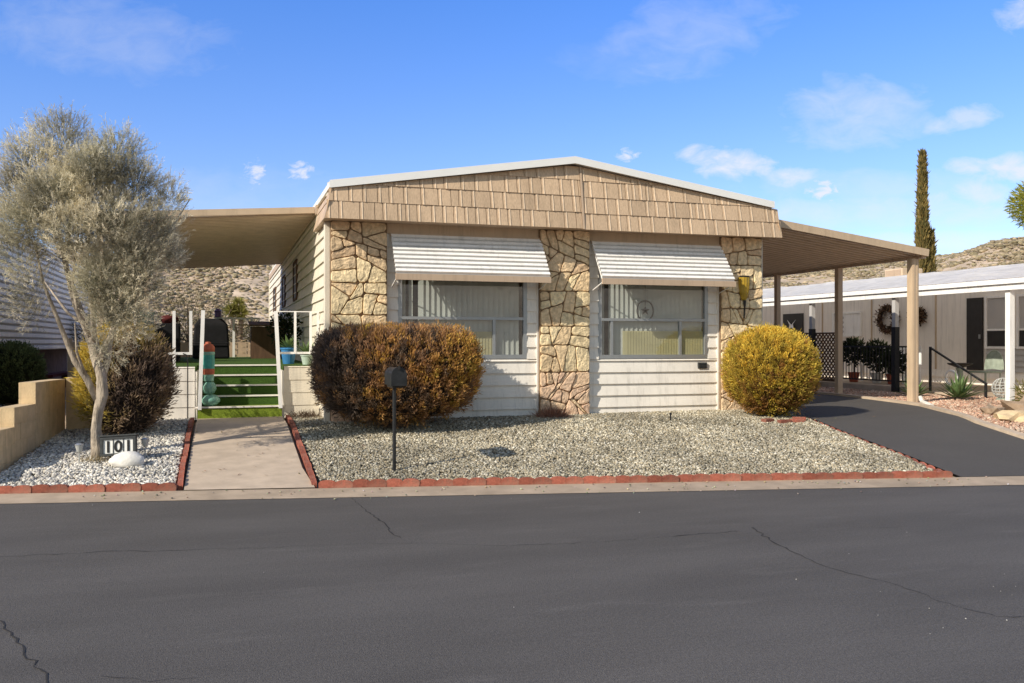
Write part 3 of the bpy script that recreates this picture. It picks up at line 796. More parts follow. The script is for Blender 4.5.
# wall lantern, vent plate
mb = MB()
for i in range(9):
    a = -PI+PI*i/8
prof = [(.03, 2.33), (.055, 2.36), (.085, 2.46), (.105, 2.62), (.11, 2.72)]
n = 14; vs = []
for r_, z in prof:
    for k in range(n+1):
        t = PI+PI*k/n; rr = r_*(1+.07*(k % 2)); vs.append((7.0+rr*math.cos(t), -.135+rr*.8*math.sin(t), z))
fs = [(i*(n+1)+k, i*(n+1)+k+1, (i+1)*(n+1)+k+1, (i+1)*(n+1)+k) for i in range(len(prof)-1) for k in range(n)]
fs.append(tuple(range((len(prof)-1)*(n+1), len(prof)*(n+1))))
mb.add(vs, fs); lan = mb.build('wall_lantern', 'amber', house)
mb = MB(); mb.box(6.93, 7.07, -.20, -.12, 2.722, 2.75); mb.build('lantern_bracket', 'iron', lan); MB().tube([(7.0, -.16, 2.33), (7.0, -.165, 2.2), (7.0, -.14, 2.02)], [.03, .014, .012]).build('lantern_finial', 'iron', lan)
mb = MB(); mb.box(6.18, 6.34, -.045, -.01, 1.17, 1.27)
for k in range(3): mb.box(6.19, 6.33, -.052, -.044, 1.185+k*.027, 1.197+k*.027)
mb.build('wall_vent', 'sign_dark', house)
# ornament hanging inside the right-hand window
orn = thing('window_ornament', 'round dark metal star ornament hanging in the window', 'ornament', (5.22, .06, 1.97))
mb = MB(); c = Vector((5.22, .028, 2.14))
mb.mx = None
ring = [c+Vector((.15*math.cos(t), 0, .165*math.sin(t))) for t in [2*PI*i/28 for i in range(29)]]
mb.tube(ring, .011, 6); mb.build('ring', 'iron', orn)
mb = MB(); star = []
for k in range(10):
    r_ = .085 if k % 2 == 0 else .035; t = PI/2+2*PI*k/10; star.append((c.x+r_*math.cos(t), c.y-.006, c.z+r_*math.sin(t)))
mb.add(star+[(c.x, c.y-.02, c.z)], [(k, (k+1) % 10, 10) for k in range(10)])
mb.bar((c.x, c.y, c.z+.08), (c.x, c.y, c.z+.16), .01); mb.bar((c.x, c.y, c.z+.16), (c.x, c.y, 2.6), .005); mb.build('star', 'iron', orn)

# ------------------------------------------------------------------ patio covers (left and right of the house)
def pan_roof(root, a_in, a_out, z_in, z_out, y0, y1, m, pitch=.2):
    mb = MB(); y = y0
    while y < y1-1e-6:
        y2 = min(y+pitch, y1); r = .02
        def z(a): return z_in+(z_out-z_in)*(a-a_in)/(a_out-a_in)
        for (ya, yb, d0, d1) in ((y, y+.025, .03, .03), (y+.025, y+.04, .03, 0), (y+.04, y2-.015, 0, 0), (y2-.015, y2, 0, .03)):
            mb.add([(a_in, ya, z(a_in)-d0), (a_out, ya, z(a_out)-d0), (a_out, yb, z(a_out)-d1), (a_in, yb, z(a_in)-d1)], [(0,1,2,3)])
        mb.mi[-3] = 1; mb.mi[-1] = 1
        y = y2
    mb.add([(a_in, y0, z_in+.05), (a_out, y0, z_out+.05), (a_out, y1, z_out+.05), (a_in, y1, z_in+.05)], [(0,1,2,3)])
    return mb.build('roof_panel', [m, 'soffit_seam'], root)
def beam(p, q, w, h, root, nm, m):
    return MB().bar(p, q, w, h).build(nm, m, root)
pc = thing('patio_cover', 'tan metal patio cover over the green steps beside the house', 'patio cover', (-1.7, 6, .47))
pan_roof(pc, -.055, -3.35, 3.74, 3.50, 1.5, 11.1, 'soffit')
beam((-.06, 1.46, 3.78), (-3.4, 1.46, 3.55), .06, .10, pc, 'front_fascia', 'tan_board')
beam((-3.4, 1.43, 3.50), (-3.4, 11.15, 3.50), .07, .18, pc, 'outer_beam', 'tan_board')
beam((-.06, 11.13, 3.76), (-3.4, 11.13, 3.52), .06, .12, pc, 'rear_fascia', 'tan_metal')
for b in (1.9, 5.0, 8.1, 10.9):
    mb = MB(); mb.box(-3.38, -3.29, b-.045, b+.045, .45, 3.44); mb.build('post', 'tan_board', pc)
cp = thing('carport', 'brown metal carport with posts over the black driveway', 'carport', (9.1, 6, .47))
pan_roof(cp, 7.41, 10.88, 3.68, 3.235, -.02, 11.0, 'soffit_brown')
beam((7.47, -.06, 3.72), (10.95, -.06, 3.27), .06, .13, cp, 'front_fascia', 'tan_board')
beam((10.90, -.03, 3.235), (10.90, 11.0, 3.235), .08, .13, cp, 'outer_beam', 'tan_metal')
beam((7.47, 11.03, 3.70), (10.95, 11.03, 3.25), .06, .12, cp, 'rear_fascia', 'tan_metal')
for b, w, m in ((.13, .072, 'tan_board'), (2.26, .06, 'tan_metal'), (4.45, .055, 'tan_metal'), (7.5, .055, 'tan_metal'), (10.6, .065, 'tan_metal')):
    mb = MB(); mb.box(10.78-w, 10.78+w, b-w, b+w, .42, 3.17)
    if b < 1:
        for x in (-.035, .035): mb.box(10.78+x-.012, 10.78+x+.012, b-w-.008, b-w-.001, .44, 3.16)
    mb.build('post', m, cp, bevel=.008)
sp = MB(); sp.tube([(10.72, -.12, .62), (10.72, -.16, .53), (10.60, -.42, .50), (10.52, -.62, .475)], [.035, .035, .04, .042], 8)
tag(sp.build('downspout', 'white_stone'), 'short pale drain spout lying at the foot of the front carport post', 'downspout')

# ------------------------------------------------------------------ porch
dk = thing('porch_deck', 'raised porch with green turf steps and white posts', 'porch', (-1.7, 3, .46))
mb = MB(); mb.box(-3.38, -1.885, 1.03, 2.03, 1.17, 1.24); mb.box(-.585, -.022, 1.03, 2.03, 1.17, 1.24); mb.box(-3.38, -.022, 2.03, 10.6, 1.17, 1.24)
mb.build('deck_floor', 'turf', dk)
zs = [.62, .775, .93, 1.085, 1.24]; lo = .43
for i, z in enumerate(zs):
    b = .97+.265*i; b2 = b+.265 if i < 4 else b+.05
    if i == 4: b2 = 2.028
    mb = MB(); mb.box(-1.86, -.61, b, b2, lo, z-.03)
    if i < 4: mb.box(-1.86, -.61, b+.03, b2, z-.03, z)
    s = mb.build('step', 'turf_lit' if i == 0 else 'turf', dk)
    mb = MB(); mb.box(-1.90 if i == 0 else -1.86, -.57 if i == 0 else -.61, b-.018, b+.022, z-.020, z+.004); mb.build('nosing', 'corrugated', s)
    lo = z-.02 if i < 3 else z-.1
for a0, a1, m in ((-3.38, -1.90, 'white_siding'), (-.575, -.03, 'cream_siding')):
    mb = MB(); lap(mb, (a0, 1.0, 0), (1,0,0), (0,-1,0), a1-a0, .42, 1.235, .2, .014); mb.build('skirting', m, dk)
mb = MB()
mb.box(-1.895, -1.865, 1.0, 2.03, .42, 1.16); mb.box(-.605, -.575, 1.0, 2.03, .42, 1.16); mb.box(-3.4, -3.37, 1.0, 10.6, .42, 1.235)
mb.build('skirting', 'white_siding', dk)
mb = MB(); mb.bar((-1.83, .93, .58), (-1.78, 1.0, 2.10), .055); mb.build('newel_post', 'white_paint', dk)
mb = MB(); mb.bar((-.63, .93, .58), (-.70, 1.0, 2.10), .055); mb.build('newel_post', 'white_paint', dk)
mb = MB()
for a in (-3.3, -2.75, -2.2, -1.96): mb.box(a-.022, a+.022, 1.02, 1.064, 1.24 if a in (-3.3, -2.2) else 1.42, 2.09)
mb.box(-3.32, -1.94, 1.024, 1.06, 1.42, 1.46); mb.build('railing', 'white_paint', dk)
mb = MB()
for a in (-.40, -.16, -.045): mb.box(a-.018, a+.018, 1.02, 1.056, 1.24 if a > -.1 else 1.43, 2.09)
mb.box(-.66, -.03, 1.026, 1.05, 1.425, 1.46); mb.box(-.66, -.03, 1.03, 1.046, 2.09, 2.105); mb.build('railing', 'white_paint', dk)
# hook pole
mb = MB(); mb.tube([(-2.0, .93, .42), (-2.0, .93, 1.3), (-2.02, .92, 1.42), (-2.07, .92, 1.44)], .009, 6); tag(mb.build('garden_hook', 'black_paint'), 'thin dark hook pole standing before the porch skirting', 'garden hook')
# stacked ceramic totem on the lowest step
tt = thing('garden_totem', 'tall ceramic totem of stacked teal balls and red cap on the steps', 'totem', (-1.70, 1.08, .62))
mb = MB(); mb.lathe((-1.68, 1.10, .622), [(.03, 0), (.10, .015), (.15, .07), (.15, .11), (.10, .165), (.04, .185)], 20); mb.build('base_ball', 'teal_pale', tt, smooth=True)
mb = MB(); mb.lathe((-1.70, 1.10, .808), [(.03, 0), (.085, .02), (.115, .085), (.11, .13), (.07, .19), (.03, .205)], 20); mb.build('ball', 'teal_pale', tt, smooth=True)
mb = MB()
for k, (m_, z0, z1, r_) in enumerate([(0, 0, .10, .085), (1, .10, .19, .092), (2, .19, .40, .095), (0, .40, .45, .097)]):
    mb.k = m_; mb.lathe((-1.71, 1.10, 1.014), [(r_, z0), (r_+.005, (z0+z1)/2), (r_, z1)], 20)
mb.build('column', ['teal_pale', 'terracotta', 'teal'], tt)
mb = MB(); mb.lathe((-1.71, 1.10, 1.465), [(.098, 0), (.10, .07), (.075, .11), (.04, .125), (.04, .15), (.012, .155)], 20); mb.build('cap', 'terracotta', tt, smooth=True)

# ------------------------------------------------------------------ foliage tools
def blades(P, D, L, W, C, jit=.5):
    """one tapered quad-kite per point; P,D (n,3), L,W (n,), C (n,3)"""
    n = len(P); R = RNG.normal(0, 1, (n, 3)); S = np.cross(D, R); S /= np.linalg.norm(S, axis=1, keepdims=True)+1e-9
    a = P; b = P+D*(L*.55)[:, None]+S*(W*.5)[:, None]; c = P+D*L[:, None]; d = P+D*(L*.45)[:, None]-S*(W*.5)[:, None]
    V = np.stack([a, b, c, d], 1).reshape(-1, 3)
    Fc = np.arange(4*n).reshape(-1, 4)
    return V, Fc, np.repeat(C, 4, 0)
def merge(parts):
    V = []; Fc = []; C = []; o = 0
    for v, f, c in parts: V.append(v); Fc.append(f+o); C.append(c); o += len(v)
    return np.concatenate(V), np.concatenate(Fc), np.concatenate(C)
def unit(a): return a/(np.linalg.norm(a, axis=1, keepdims=True)+1e-9)
def nz(P, s, seed): return np.array([noise.noise(Vector(p)*s+Vector((seed, seed*2.1, -seed))) for p in P])

def clipped_bush(name, label, cat, c, rx, ry, rz, n, pal, seed, sq=2.6, lean=(0, 0, 0), blade=(.05, .12, .016), stem_z=.42, group=None, goldfn=None):
    """a clipped shrub: tufted sprays over a superellipsoid shell and a dark core"""
    root = thing(name, label, cat, (c[0], c[1], stem_z), group)
    c = np.array(c); e = np.array([rx, ry, rz])
    def sqd(D):
        q = np.where(D[:, 2] > 0, sq, 2.2 if sq < 2.5 else 2.7)
        return (np.abs(D[:, 0])**q+np.abs(D[:, 1])**q+np.abs(D[:, 2])**q)**(-1/q)
    nt = n//26
    k = np.arange(nt)+.5; ph = np.arccos(1-2*k/nt); th = PI*(1+5**.5)*k
    D = unit(np.stack([np.cos(th)*np.sin(ph), np.sin(th)*np.sin(ph), np.cos(ph)], 1)+RNG.normal(0, .35/math.sqrt(nt)*3, (nt, 3)))
    S = D*sqd(D)[:, None]*e
    S *= (1+.022*nz(S, 2.6, seed)+.022*nz(S*np.array([1, 1, .6]), 6.5, seed+5)+.009*RNG.normal(0, 1, nt))[:, None]
    Nn = unit(S/e**2)
    g1 = nz(S, 1.7, seed+1); g2 = nz(S, 6.0, seed+3)+.35*RNG.normal(0, 1, nt)
    u = np.clip(goldfn(S/e, g1, g2), 0, .999)
    pal = np.array(pal)
    i0f = u*(len(pal)-1); i0 = i0f.astype(int); fr = (i0f-i0)[:, None]
    TC = (pal[i0]*(1-fr)+pal[np.minimum(i0+1, len(pal)-1)]*fr)*RNG.uniform(.70, 1.22, (nt, 1))
    keep = nz(S, 4.5, seed+11) > -.42
    TD = unit(Nn*.75+np.array([0, 0, .85])+RNG.normal(0, .22, (nt, 3)))
    m = 34; sp = blade[1]
    base = S-Nn*sp*.95*RNG.uniform(.8, 1.15, (nt, 1))
    base, TD, TC, Nn2, kp = base, TD, TC, Nn, keep
    scale_t = np.where(kp, 1.0, .45)*RNG.uniform(.8, 1.2, nt)
    f_ = RNG.random((nt, m, 1))                                   # height along the tuft
    P = base[:, None, :]+TD[:, None, :]*(f_*sp*1.15*scale_t[:, None, None])+RNG.normal(0, 1, (nt, m, 3))*(.012+.020*f_*(1-f_*.55))*(sp/.1)
    Dd = unit((TD[:, None, :]+RNG.normal(0, .36, (nt, m, 3))).reshape(-1, 3))
    L = RNG.uniform(blade[0]*.6, blade[0]*1.15, nt*m); W = RNG.uniform(.55, 1, nt*m)*blade[2]
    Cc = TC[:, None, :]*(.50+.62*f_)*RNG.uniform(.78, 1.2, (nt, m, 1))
    parts = [blades(P.reshape(-1, 3)+c, Dd, L, W, Cc.reshape(-1, 3))]
    # core
    bm = bmesh.new(); bmesh.ops.create_uvsphere(bm, u_segments=32, v_segments=20, radius=1); bm.normal_update()
    cv = np.array([v.co[:] for v in bm.verts]); cf = [[v.index for v in f.verts] for f in bm.faces]; bm.free()
    kk = sqd(cv)
    cv = cv*kk[:, None]*e*.90-unit(cv)*.03
    cv = cv*(1+.05*nz(cv, 4, seed))[:, None]+c
    cf = np.array([f if len(f) == 4 else f+[f[-1]] for f in cf if len(f) == 4])
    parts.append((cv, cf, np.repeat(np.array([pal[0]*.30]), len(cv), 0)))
    V, Fc, C = merge(parts)
    np_mesh('foliage', V, Fc, C, 'needles', root)
    mb = MB()
    for i in range(7):
        t = 2*PI*i/7+random.random(); r_ = random.uniform(.25, .5)
        mb.tube([(c[0]+.06*math.cos(t), c[1]+.06*math.sin(t), stem_z-.05), (c[0]+rx*r_*.4*math.cos(t), c[1]+ry*r_*.4*math.sin(t), (stem_z+c[2]-rz*.4)/2),
                 (c[0]+rx*r_*math.cos(t), c[1]+ry*r_*math.sin(t), c[2]-rz*.3)], [.045, .035, .02], 6)
    mb.build('trunk', 'bark_dark', root)
    return root
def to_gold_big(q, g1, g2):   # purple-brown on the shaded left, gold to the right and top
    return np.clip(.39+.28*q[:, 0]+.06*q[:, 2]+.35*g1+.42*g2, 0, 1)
PAL_BRONZE = [(.13,.10,.085),(.27,.20,.14),(.48,.27,.14),(.66,.37,.12),(.74,.46,.10),(.66,.56,.13)]
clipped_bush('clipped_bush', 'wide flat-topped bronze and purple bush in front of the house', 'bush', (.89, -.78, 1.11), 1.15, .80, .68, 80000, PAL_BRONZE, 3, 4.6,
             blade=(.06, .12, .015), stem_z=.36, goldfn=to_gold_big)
PAL_GOLD = [(0.354, 0.194, 0.077), (0.59, 0.308, 0.088), (0.543, 0.41, 0.083), (0.684, 0.524, 0.088), (0.9, 0.616, 0.099), (0.9, 0.684, 0.121)]
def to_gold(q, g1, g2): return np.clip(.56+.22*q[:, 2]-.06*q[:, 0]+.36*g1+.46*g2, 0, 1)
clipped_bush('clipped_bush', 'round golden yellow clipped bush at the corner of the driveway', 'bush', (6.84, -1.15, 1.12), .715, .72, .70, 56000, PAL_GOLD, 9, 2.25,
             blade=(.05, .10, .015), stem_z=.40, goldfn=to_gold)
PAL_DKGR = [(0.049, 0.063, 0.028), (0.084, 0.112, 0.049), (0.126, 0.168, 0.07)]
clipped_bush('clipped_bush', 'dark green bush behind the block wall beside the ribbed siding', 'bush', (-5.0, 4.0, 1.02), .52, .5, .56, 16000, PAL_DKGR, 15, 2.4,
             blade=(.05, .09, .018), stem_z=.42, goldfn=lambda q, a, b: np.clip(.5+.4*q[:, 2]+.3*b, 0, 1))
PAL_JUN = [(.13,.10,.085),(.26,.19,.15),(.38,.27,.16),(.50,.40,.11),(.74,.54,.09)]
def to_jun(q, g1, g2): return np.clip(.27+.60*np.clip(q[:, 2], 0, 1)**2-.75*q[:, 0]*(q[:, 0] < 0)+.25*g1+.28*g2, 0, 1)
clipped_bush('juniper_shrub', 'dark purple juniper with gold tips behind the feathery tree', 'bush', (-2.76, -.25, 1.03), .62, .56, .76, 22000, PAL_JUN, 21, 2.2,
             blade=(.09, .17, .017), stem_z=.32, goldfn=to_jun)

# feathery grey tree
RV = np.array([.9524, -.3048, 0]); FV = np.array([.3048, .9524, 0])
def treep(px, py, dep=0.0):
    s = 10.97/900
    b = np.array([-2.91, -1.62, 0.20]); k = 1+dep/10.97
    return b + RV*((px-100)*s*k) + FV*dep + np.array([0, 0, (458-py)*s*k])
def feathery_tree():
    root = thing('feathery_tree', 'feathery grey green tree with pale twisted trunk in the gravel', 'tree', tuple(treep(100, 458)))
    mb = MB(); T = lambda *p: Vector(treep(*p))
    mb.tube([T(99, 462), T(98, 448), T(95, 430), T(97, 412), T(103, 395), T(101, 378), T(96, 360), T(93, 343), T(86, 325), T(75, 302), T(66, 270), T(58, 235)],
            [.095, .075, .064, .062, .070, .064, .058, .062, .05, .04, .03, .018], 12, wob=.42)
    br = [([(93, 343, 0), (84, 312, -.15), (80, 285, -.2), (82, 255, -.2), (86, 220, -.15)], .03),
          ([(88, 328, 0), (70, 290, .1), (60, 262, .15), (52, 225, .15)], .026),
          ([(97, 400, 0), (88, 378, -.05), (78, 360, -.1), (70, 335, -.15), (62, 310, -.2), (50, 280, -.2), (42, 240, -.2)], .045),
          ([(99, 385, 0), (103, 362, .1), (104, 340, .15), (112, 312, .2), (122, 280, .25), (132, 240, .3), (140, 200, .3)], .05),
          ([(98, 362, 0), (108, 345, -.1), (130, 320, -.3), (150, 300, -.4), (160, 270, -.5)], .035),
          ([(94, 345, 0), (100, 310, -.2), (98, 270, -.3), (100, 220, -.3), (96, 175, -.2)], .035),
          ([(86, 325, 0), (60, 315, .2), (40, 300, .4), (25, 285, .5)], .025),
          ([(122, 280, .25), (150, 250, .2), (172, 222, .1), (186, 200, .1)], .022),
          ([(66, 270, 0), (60, 215, .3), (66, 170, .5), (70, 135, .5)], .022),
          ([(88, 378, -.05), (84, 350, -.2), (86, 320, -.3)], .022)]
    for pl, r0 in br:
        mb.tube([T(*p) for p in pl], [r0*(1-.75*i/(len(pl)-1)) for i in range(len(pl))], 8, wob=.2)
    mb.build('trunk', 'bark', root, smooth=True)
    blobs = [(72,140,.1,28,28,1),(45,160,0,30,28,1),(28,190,.1,28,28,1),(130,150,.05,24,24,1),(112,165,-.25,24,22,1),(150,185,0,28,28,1),(95,185,.2,30,34,1),(75,190,-.35,30,28,1),(135,215,-.3,30,24,1),
             (165,225,.1,24,26,.9),(185,197,.05,13,20,.8),(50,215,-.3,32,26,1),(20,222,.1,24,22,.8),(100,225,-.45,26,24,1),(125,250,.4,36,32,.8),(60,210,.45,40,38,.8),(100,190,.4,44,44,.9),
             (150,255,-.3,24,22,1),(122,272,-.4,30,26,1),(158,280,-.2,18,16,1.1),(135,300,-.3,26,22,1.25),(124,316,-.4,18,16,.8),(146,320,-.1,18,15,.9),(112,282,-.4,18,18,.7),(172,250,.2,16,20,.8),
             (30,252,-.2,26,20,.55),(42,282,-.1,20,22,.40),(28,300,0,16,20,.32),(45,312,-.1,14,16,.32),(62,246,.1,26,18,.5),(84,258,.2,20,16,.35),(128,345,-.3,14,16,.5),(112,342,-.2,10,12,.4)]
    Ps = []; Ds = []; Sh = []
    s = 10.97/900
    for (x, y, d, rx, rz, dn) in blobs:
        d = min(.05, d*.6-.25-(.12 if y < 240 else 0))
        vol = (rx*rz)
        n = int(vol*1.0*dn)
        U = unit(RNG.normal(0, 1, (n, 3))); rad = RNG.random(n)**.38*(1+.15*RNG.normal(0, 1, n))
        off = U*rad[:, None]
        P = treep(x, y, d)+(off[:, :1]*RV)*(rx*s)+(off[:, 1:2]*FV)*((rx+rz)/2*s*.8)+off[:, 2:3]*np.array([[0, 0, rz*s]])
        O = unit(off[:, :1]*RV+off[:, 1:2]*FV+off[:, 2:3]*np.array([[0, 0, 1.]]))
        Dm = unit(O*.9+np.array([0, 0, .5])+unit(P-treep(98, 330, 0))*.45+RNG.normal(0, .3, (n, 3)))
        Ps.append(P); Ds.append(Dm); Sh.append(rad)
    P = np.concatenate(Ps); Dm = np.concatenate(Ds); Sh = np.concatenate(Sh); n = len(P)
    print('tree sprays', n)
    # every spray: a twig with needles along it
    L = RNG.uniform(.06, .15, n); m = 11
    tt_ = np.tile(np.linspace(.1, 1, m), n)
    PP = np.repeat(P, m, 0)+np.repeat(Dm*L[:, None], m, 0)*tt_[:, None]
    DD = unit(np.repeat(Dm, m, 0)+RNG.normal(0, .55, (n*m, 3)))
    LL = RNG.uniform(.025, .06, n*m); WW = RNG.uniform(.0035, .0065, n*m)
    zz = (P[:, 2]-1.5)/3
    tone = nz(P, 1.3, 4.0)
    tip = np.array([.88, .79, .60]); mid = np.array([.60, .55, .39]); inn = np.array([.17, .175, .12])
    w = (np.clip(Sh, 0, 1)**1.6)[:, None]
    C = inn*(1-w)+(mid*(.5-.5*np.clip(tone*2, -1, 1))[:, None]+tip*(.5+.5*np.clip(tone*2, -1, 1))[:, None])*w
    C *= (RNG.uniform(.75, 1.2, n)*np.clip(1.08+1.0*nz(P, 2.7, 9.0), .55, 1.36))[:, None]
    C2 = np.repeat(C, m, 0)*(.75+.4*tt_[:, None])
    tw = blades(P-Dm*.03, Dm, L*1.05, np.full(n, .005), C*.75)
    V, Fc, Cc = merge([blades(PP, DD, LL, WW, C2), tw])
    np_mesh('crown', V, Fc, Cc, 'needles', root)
feathery_tree()

# ------------------------------------------------------------------ small things in the left bed
def boulder(name, label, cat, c, r, seed, m, rough=.35, rot=0, group=None):
    mb = MB(Matrix.Translation(c) @ Matrix.Rotation(rot, 4, 'Z')); mb.rock((0, 0, 0), r, seed, rough, 3 if rough < .5 else 2)
    o = mb.build(name, m, smooth=rough < .5)
    return tag(o, label, cat, group)
boulder('boulder', 'smooth white boulder leaning against the address sign', 'boulder', (-2.56, -2.16, .215), (.20, .13, .105), 3, 'white_stone', .22, -.2)
mx = Matrix.Translation((-2.68, -1.90, .365)) @ Matrix.Rotation(-.18, 4, 'Z') @ Matrix.Rotation(-.16, 4, 'X') @ Matrix.Rotation(-.05, 4, 'Y')
sg = thing('address_sign', 'dark framed house number sign reading 101', 'sign', (-2.68, -1.90, .17))
mb = MB(mx); w, h = .205, .115
mb.box(-w, w, -.02, .05, h-.032, h); mb.box(-w, w, -.02, .05, -h, -h+.032); mb.box(-w, -w+.035, -.02, .05, -h+.032, h-.032); mb.box(w-.035, w, -.02, .05, -h+.032, h-.032)
mb.box(-w-.015, w+.015, -.03, .06, h+.001, h+.022); mb.build('frame', 'sign_dark', sg, bevel=.004)
mb = MB(mx); mb.box(-w+.03, w-.03, .0, .045, -h+.028, h-.028); mb.build('panel', 'sign_face', sg)
mb = MB(mx); mb.bar((-.1, .03, -.1), (-.1, .05, -.30), .02); mb.bar((.1, .03, -.1), (.1, .05, -.30), .02); mb.build('stake', 'sign_dark', sg)
for x in (-.058, .058): MB(mx).box(x-.004, x+.004, -.008, .001, -h+.032, h-.032).build('divider', 'sign_dark', sg)
for i, ch in enumerate('101'):
    cu = bpy.data.curves.new('digit', 'FONT'); cu.body = ch; cu.size = .19; cu.align_x = 'CENTER'; cu.extrude = .002; cu.offset = .004
    cu.materials.append(M['digit']); tmp = bpy.data.objects.new('tmp', cu); COL.objects.link(tmp); me = bpy.data.meshes.new_from_object(tmp); bpy.data.objects.remove(tmp)
    o = bpy.data.objects.new('digit', me); COL.objects.link(o); o.parent = sg
    o.matrix_local = Matrix.Translation(-Vector((-2.68, -1.90, .17))) @ mx @ Matrix.Translation((-.115+.115*i, -.006, -.067)) @ Matrix.Rotation(PI/2, 4, 'X')
for (x, y), lb in (((-3.10, -1.94), 'clear solar stake light left of the tree trunk'), ((-2.39, -1.80), 'clear solar stake light right of the address sign')):
    z = gz(x, y); r_ = thing('solar_light', lb, 'garden light', (x, y, z), 'clear solar lights by the tree')
    mb = MB(); mb.tube([(x, y, z-.05), (x, y, z+.14)], .009, 6); mb.build('stake', 'plastic_clear', r_)
    mb = MB(); mb.lathe((x, y, z+.14), [(.012, 0), (.03, .02), (.042, .07), (.046, .09)], 12); mb.build('globe', 'plastic_clear', r_)
    mb = MB(); mb.lathe((x, y, z+.231), [(.05, 0), (.05, .012), (.02, .025)], 12); mb.build('cap', 'aluminium', r_)
# leaf litter tuft beside the trunk
def tuft(name, label, cat, c, n, L, spread, m, col, w=.006, seed=0):
    P = np.tile(np.array(c), (n, 1))+RNG.normal(0, spread, (n, 3))*np.array([1, 1, 0])
    D = unit(RNG.normal(0, .6, (n, 3))*np.array([1, 1, .3])+np.array([0, 0, .8]))
    V, Fc, C = blades(P, D, RNG.uniform(.5, 1, n)*L, np.full(n, w), np.array(col)*RNG.uniform(.6, 1.3, (n, 1)))
    return tag(np_mesh(name, V, Fc, C, 'needles'), label, cat)
tuft('dry_tuft', 'dry straw coloured tuft at the foot of the tree', 'plant', (-2.93, -1.86, .18), 160, .13, .09, 'needles', (.42, .34, .20))
tuft('dry_shrub', 'dry pinkish twiggy plant at the base of the middle stone column', 'plant', (3.42, -.36, .40), 600, .30, .10, 'needles', (.33, .19, .14), .007)
tuft('dry_tuft', 'dead grey twigs in the corner by the porch skirting', 'plant', (-.25, .72, .44), 300, .16, .13, 'needles', (.14, .10, .07), .008)

# stepped block wall
bw = thing('block_wall', 'stepped tan concrete block wall edging the pale gravel bed', 'wall', (-3.75, -.9, .3))
def wall_seg(p, q, tops, w=.2, nm='wall_segment'):
    p = Vector((*p, 0)); q = Vector((*q, 0)); d = (q-p).normalized(); nrm = Vector((-d.y, d.x, 0)); L = (q-p).length
    mb = MB()
    for s0, s1, zt in tops:
        A = p+d*s0; B = p+d*s1
        zb = .0
        n = max(1, round((s1-s0)/.41)); rows = 0
        z = zt
        first_ = True
        while z > zb:
            off = 0 if rows % 2 == 0 else .2
            x = s0
            cuts = [s0]+[s0+off+.41*k for k in range(0, 30) if s0+.02 < s0+off+.41*k < s1-.02]+[s1]
            for u0, u1 in zip(cuts, cuts[1:]):
                P0 = p+d*(u0+.004); P1 = p+d*(u1-.004)
                zt_, zb_ = z, z-.192
                vs = [P0, P1, P1+nrm*w, P0+nrm*w]
                mb.add([(v.x, v.y, zb_) for v in vs]+[(v.x, v.y, zt_) for v in vs], [(3,2,1,0),(4,5,6,7),(0,1,5,4),(1,2,6,5),(2,3,7,6),(3,0,4,7)])
            z -= .2; rows += 1
        # mortar body
        P0 = p+d*(s0+.006)+nrm*.006; P1 = p+d*(s1-.006)+nrm*.006; ww = w-.012
        vs = [P0, P1, P1+nrm*ww, P0+nrm*ww]
        mb.add([(v.x, v.y, zb) for v in vs]+[(v.x, v.y, zt-.006) for v in vs], [(3,2,1,0),(4,5,6,7),(0,1,5,4),(1,2,6,5),(2,3,7,6),(3,0,4,7)])
    return mb.build(nm, 'block_tan', bw)
wall_seg((-4.05, -2.85), (-3.58, .20), [(0, .60, .40), (.60, 1.28, .60), (1.28, 1.97, .83), (1.97, 3.10, 1.10)])
wall_seg((-3.57, .20), (-2.0, .20), [(.0, 1.05, 1.12)])

# mailbox
mbx = thing('mailbox', 'black arched mailbox on a slender dark post in the gravel', 'mailbox', (.41, -3.22, .1))
def arch(x0, x1, y0, y1, z0, zs, n=12):
    mb = MB(); r_ = (x1-x0)/2; cx = (x0+x1)/2
    out = [(x0, z0), (x1, z0)]+[(cx+r_*math.cos(t), zs+r_*math.sin(t)) for t in [PI*k/n for k in range(n+1)]]
    k = len(out); mb.add([(x, y0, z) for x, z in out]+[(x, y1, z) for x, z in out],
           [tuple(range(k)), tuple(range(k, 2*k))[::-1]]+[(i, k+i, k+(i+1) % k, (i+1) % k) for i in range(k)])
    return mb
x0, x1 = .325, .495
arch(x0, x1, -3.50, -3.05, 1.115, 1.235).build('body', 'mail_black', mbx, bevel=.004)
d = arch(x0-.006, x1+.006, -3.522, -3.501, 1.112, 1.238).build('door', 'mail_black', mbx, bevel=.004)
mb = MB(); mb.box(.40, .42, -3.545, -3.523, 1.30, 1.34); mb.build('handle', 'iron', d)
mb = MB(); mb.box(.497, .505, -3.32, -3.30, 1.17, 1.30); mb.box(.497, .505, -3.30, -3.22, 1.17, 1.21); mb.build('flag', 'iron', mbx)
mb = MB(); mb.box(.345, .475, -3.46, -3.1, 1.09, 1.113); mb.build('bracket', 'iron', mbx)
mb = MB(); mb.tube([(.41, -3.22, -.05), (.41, -3.22, 1.09)], .022, 10); mb.build('post', 'mail_black', mbx)
mb = MB(); mb.tube([(5.03, -1.23, .36), (5.03, -1.23, .50)], .012, 6); mb.tube([(5.03, -1.23, .50), (5.03, -1.23, .535)], .02, 8)
tag(mb.build('sprinkler', 'black_paint'), 'small black sprinkler head standing in the gravel', 'sprinkler')
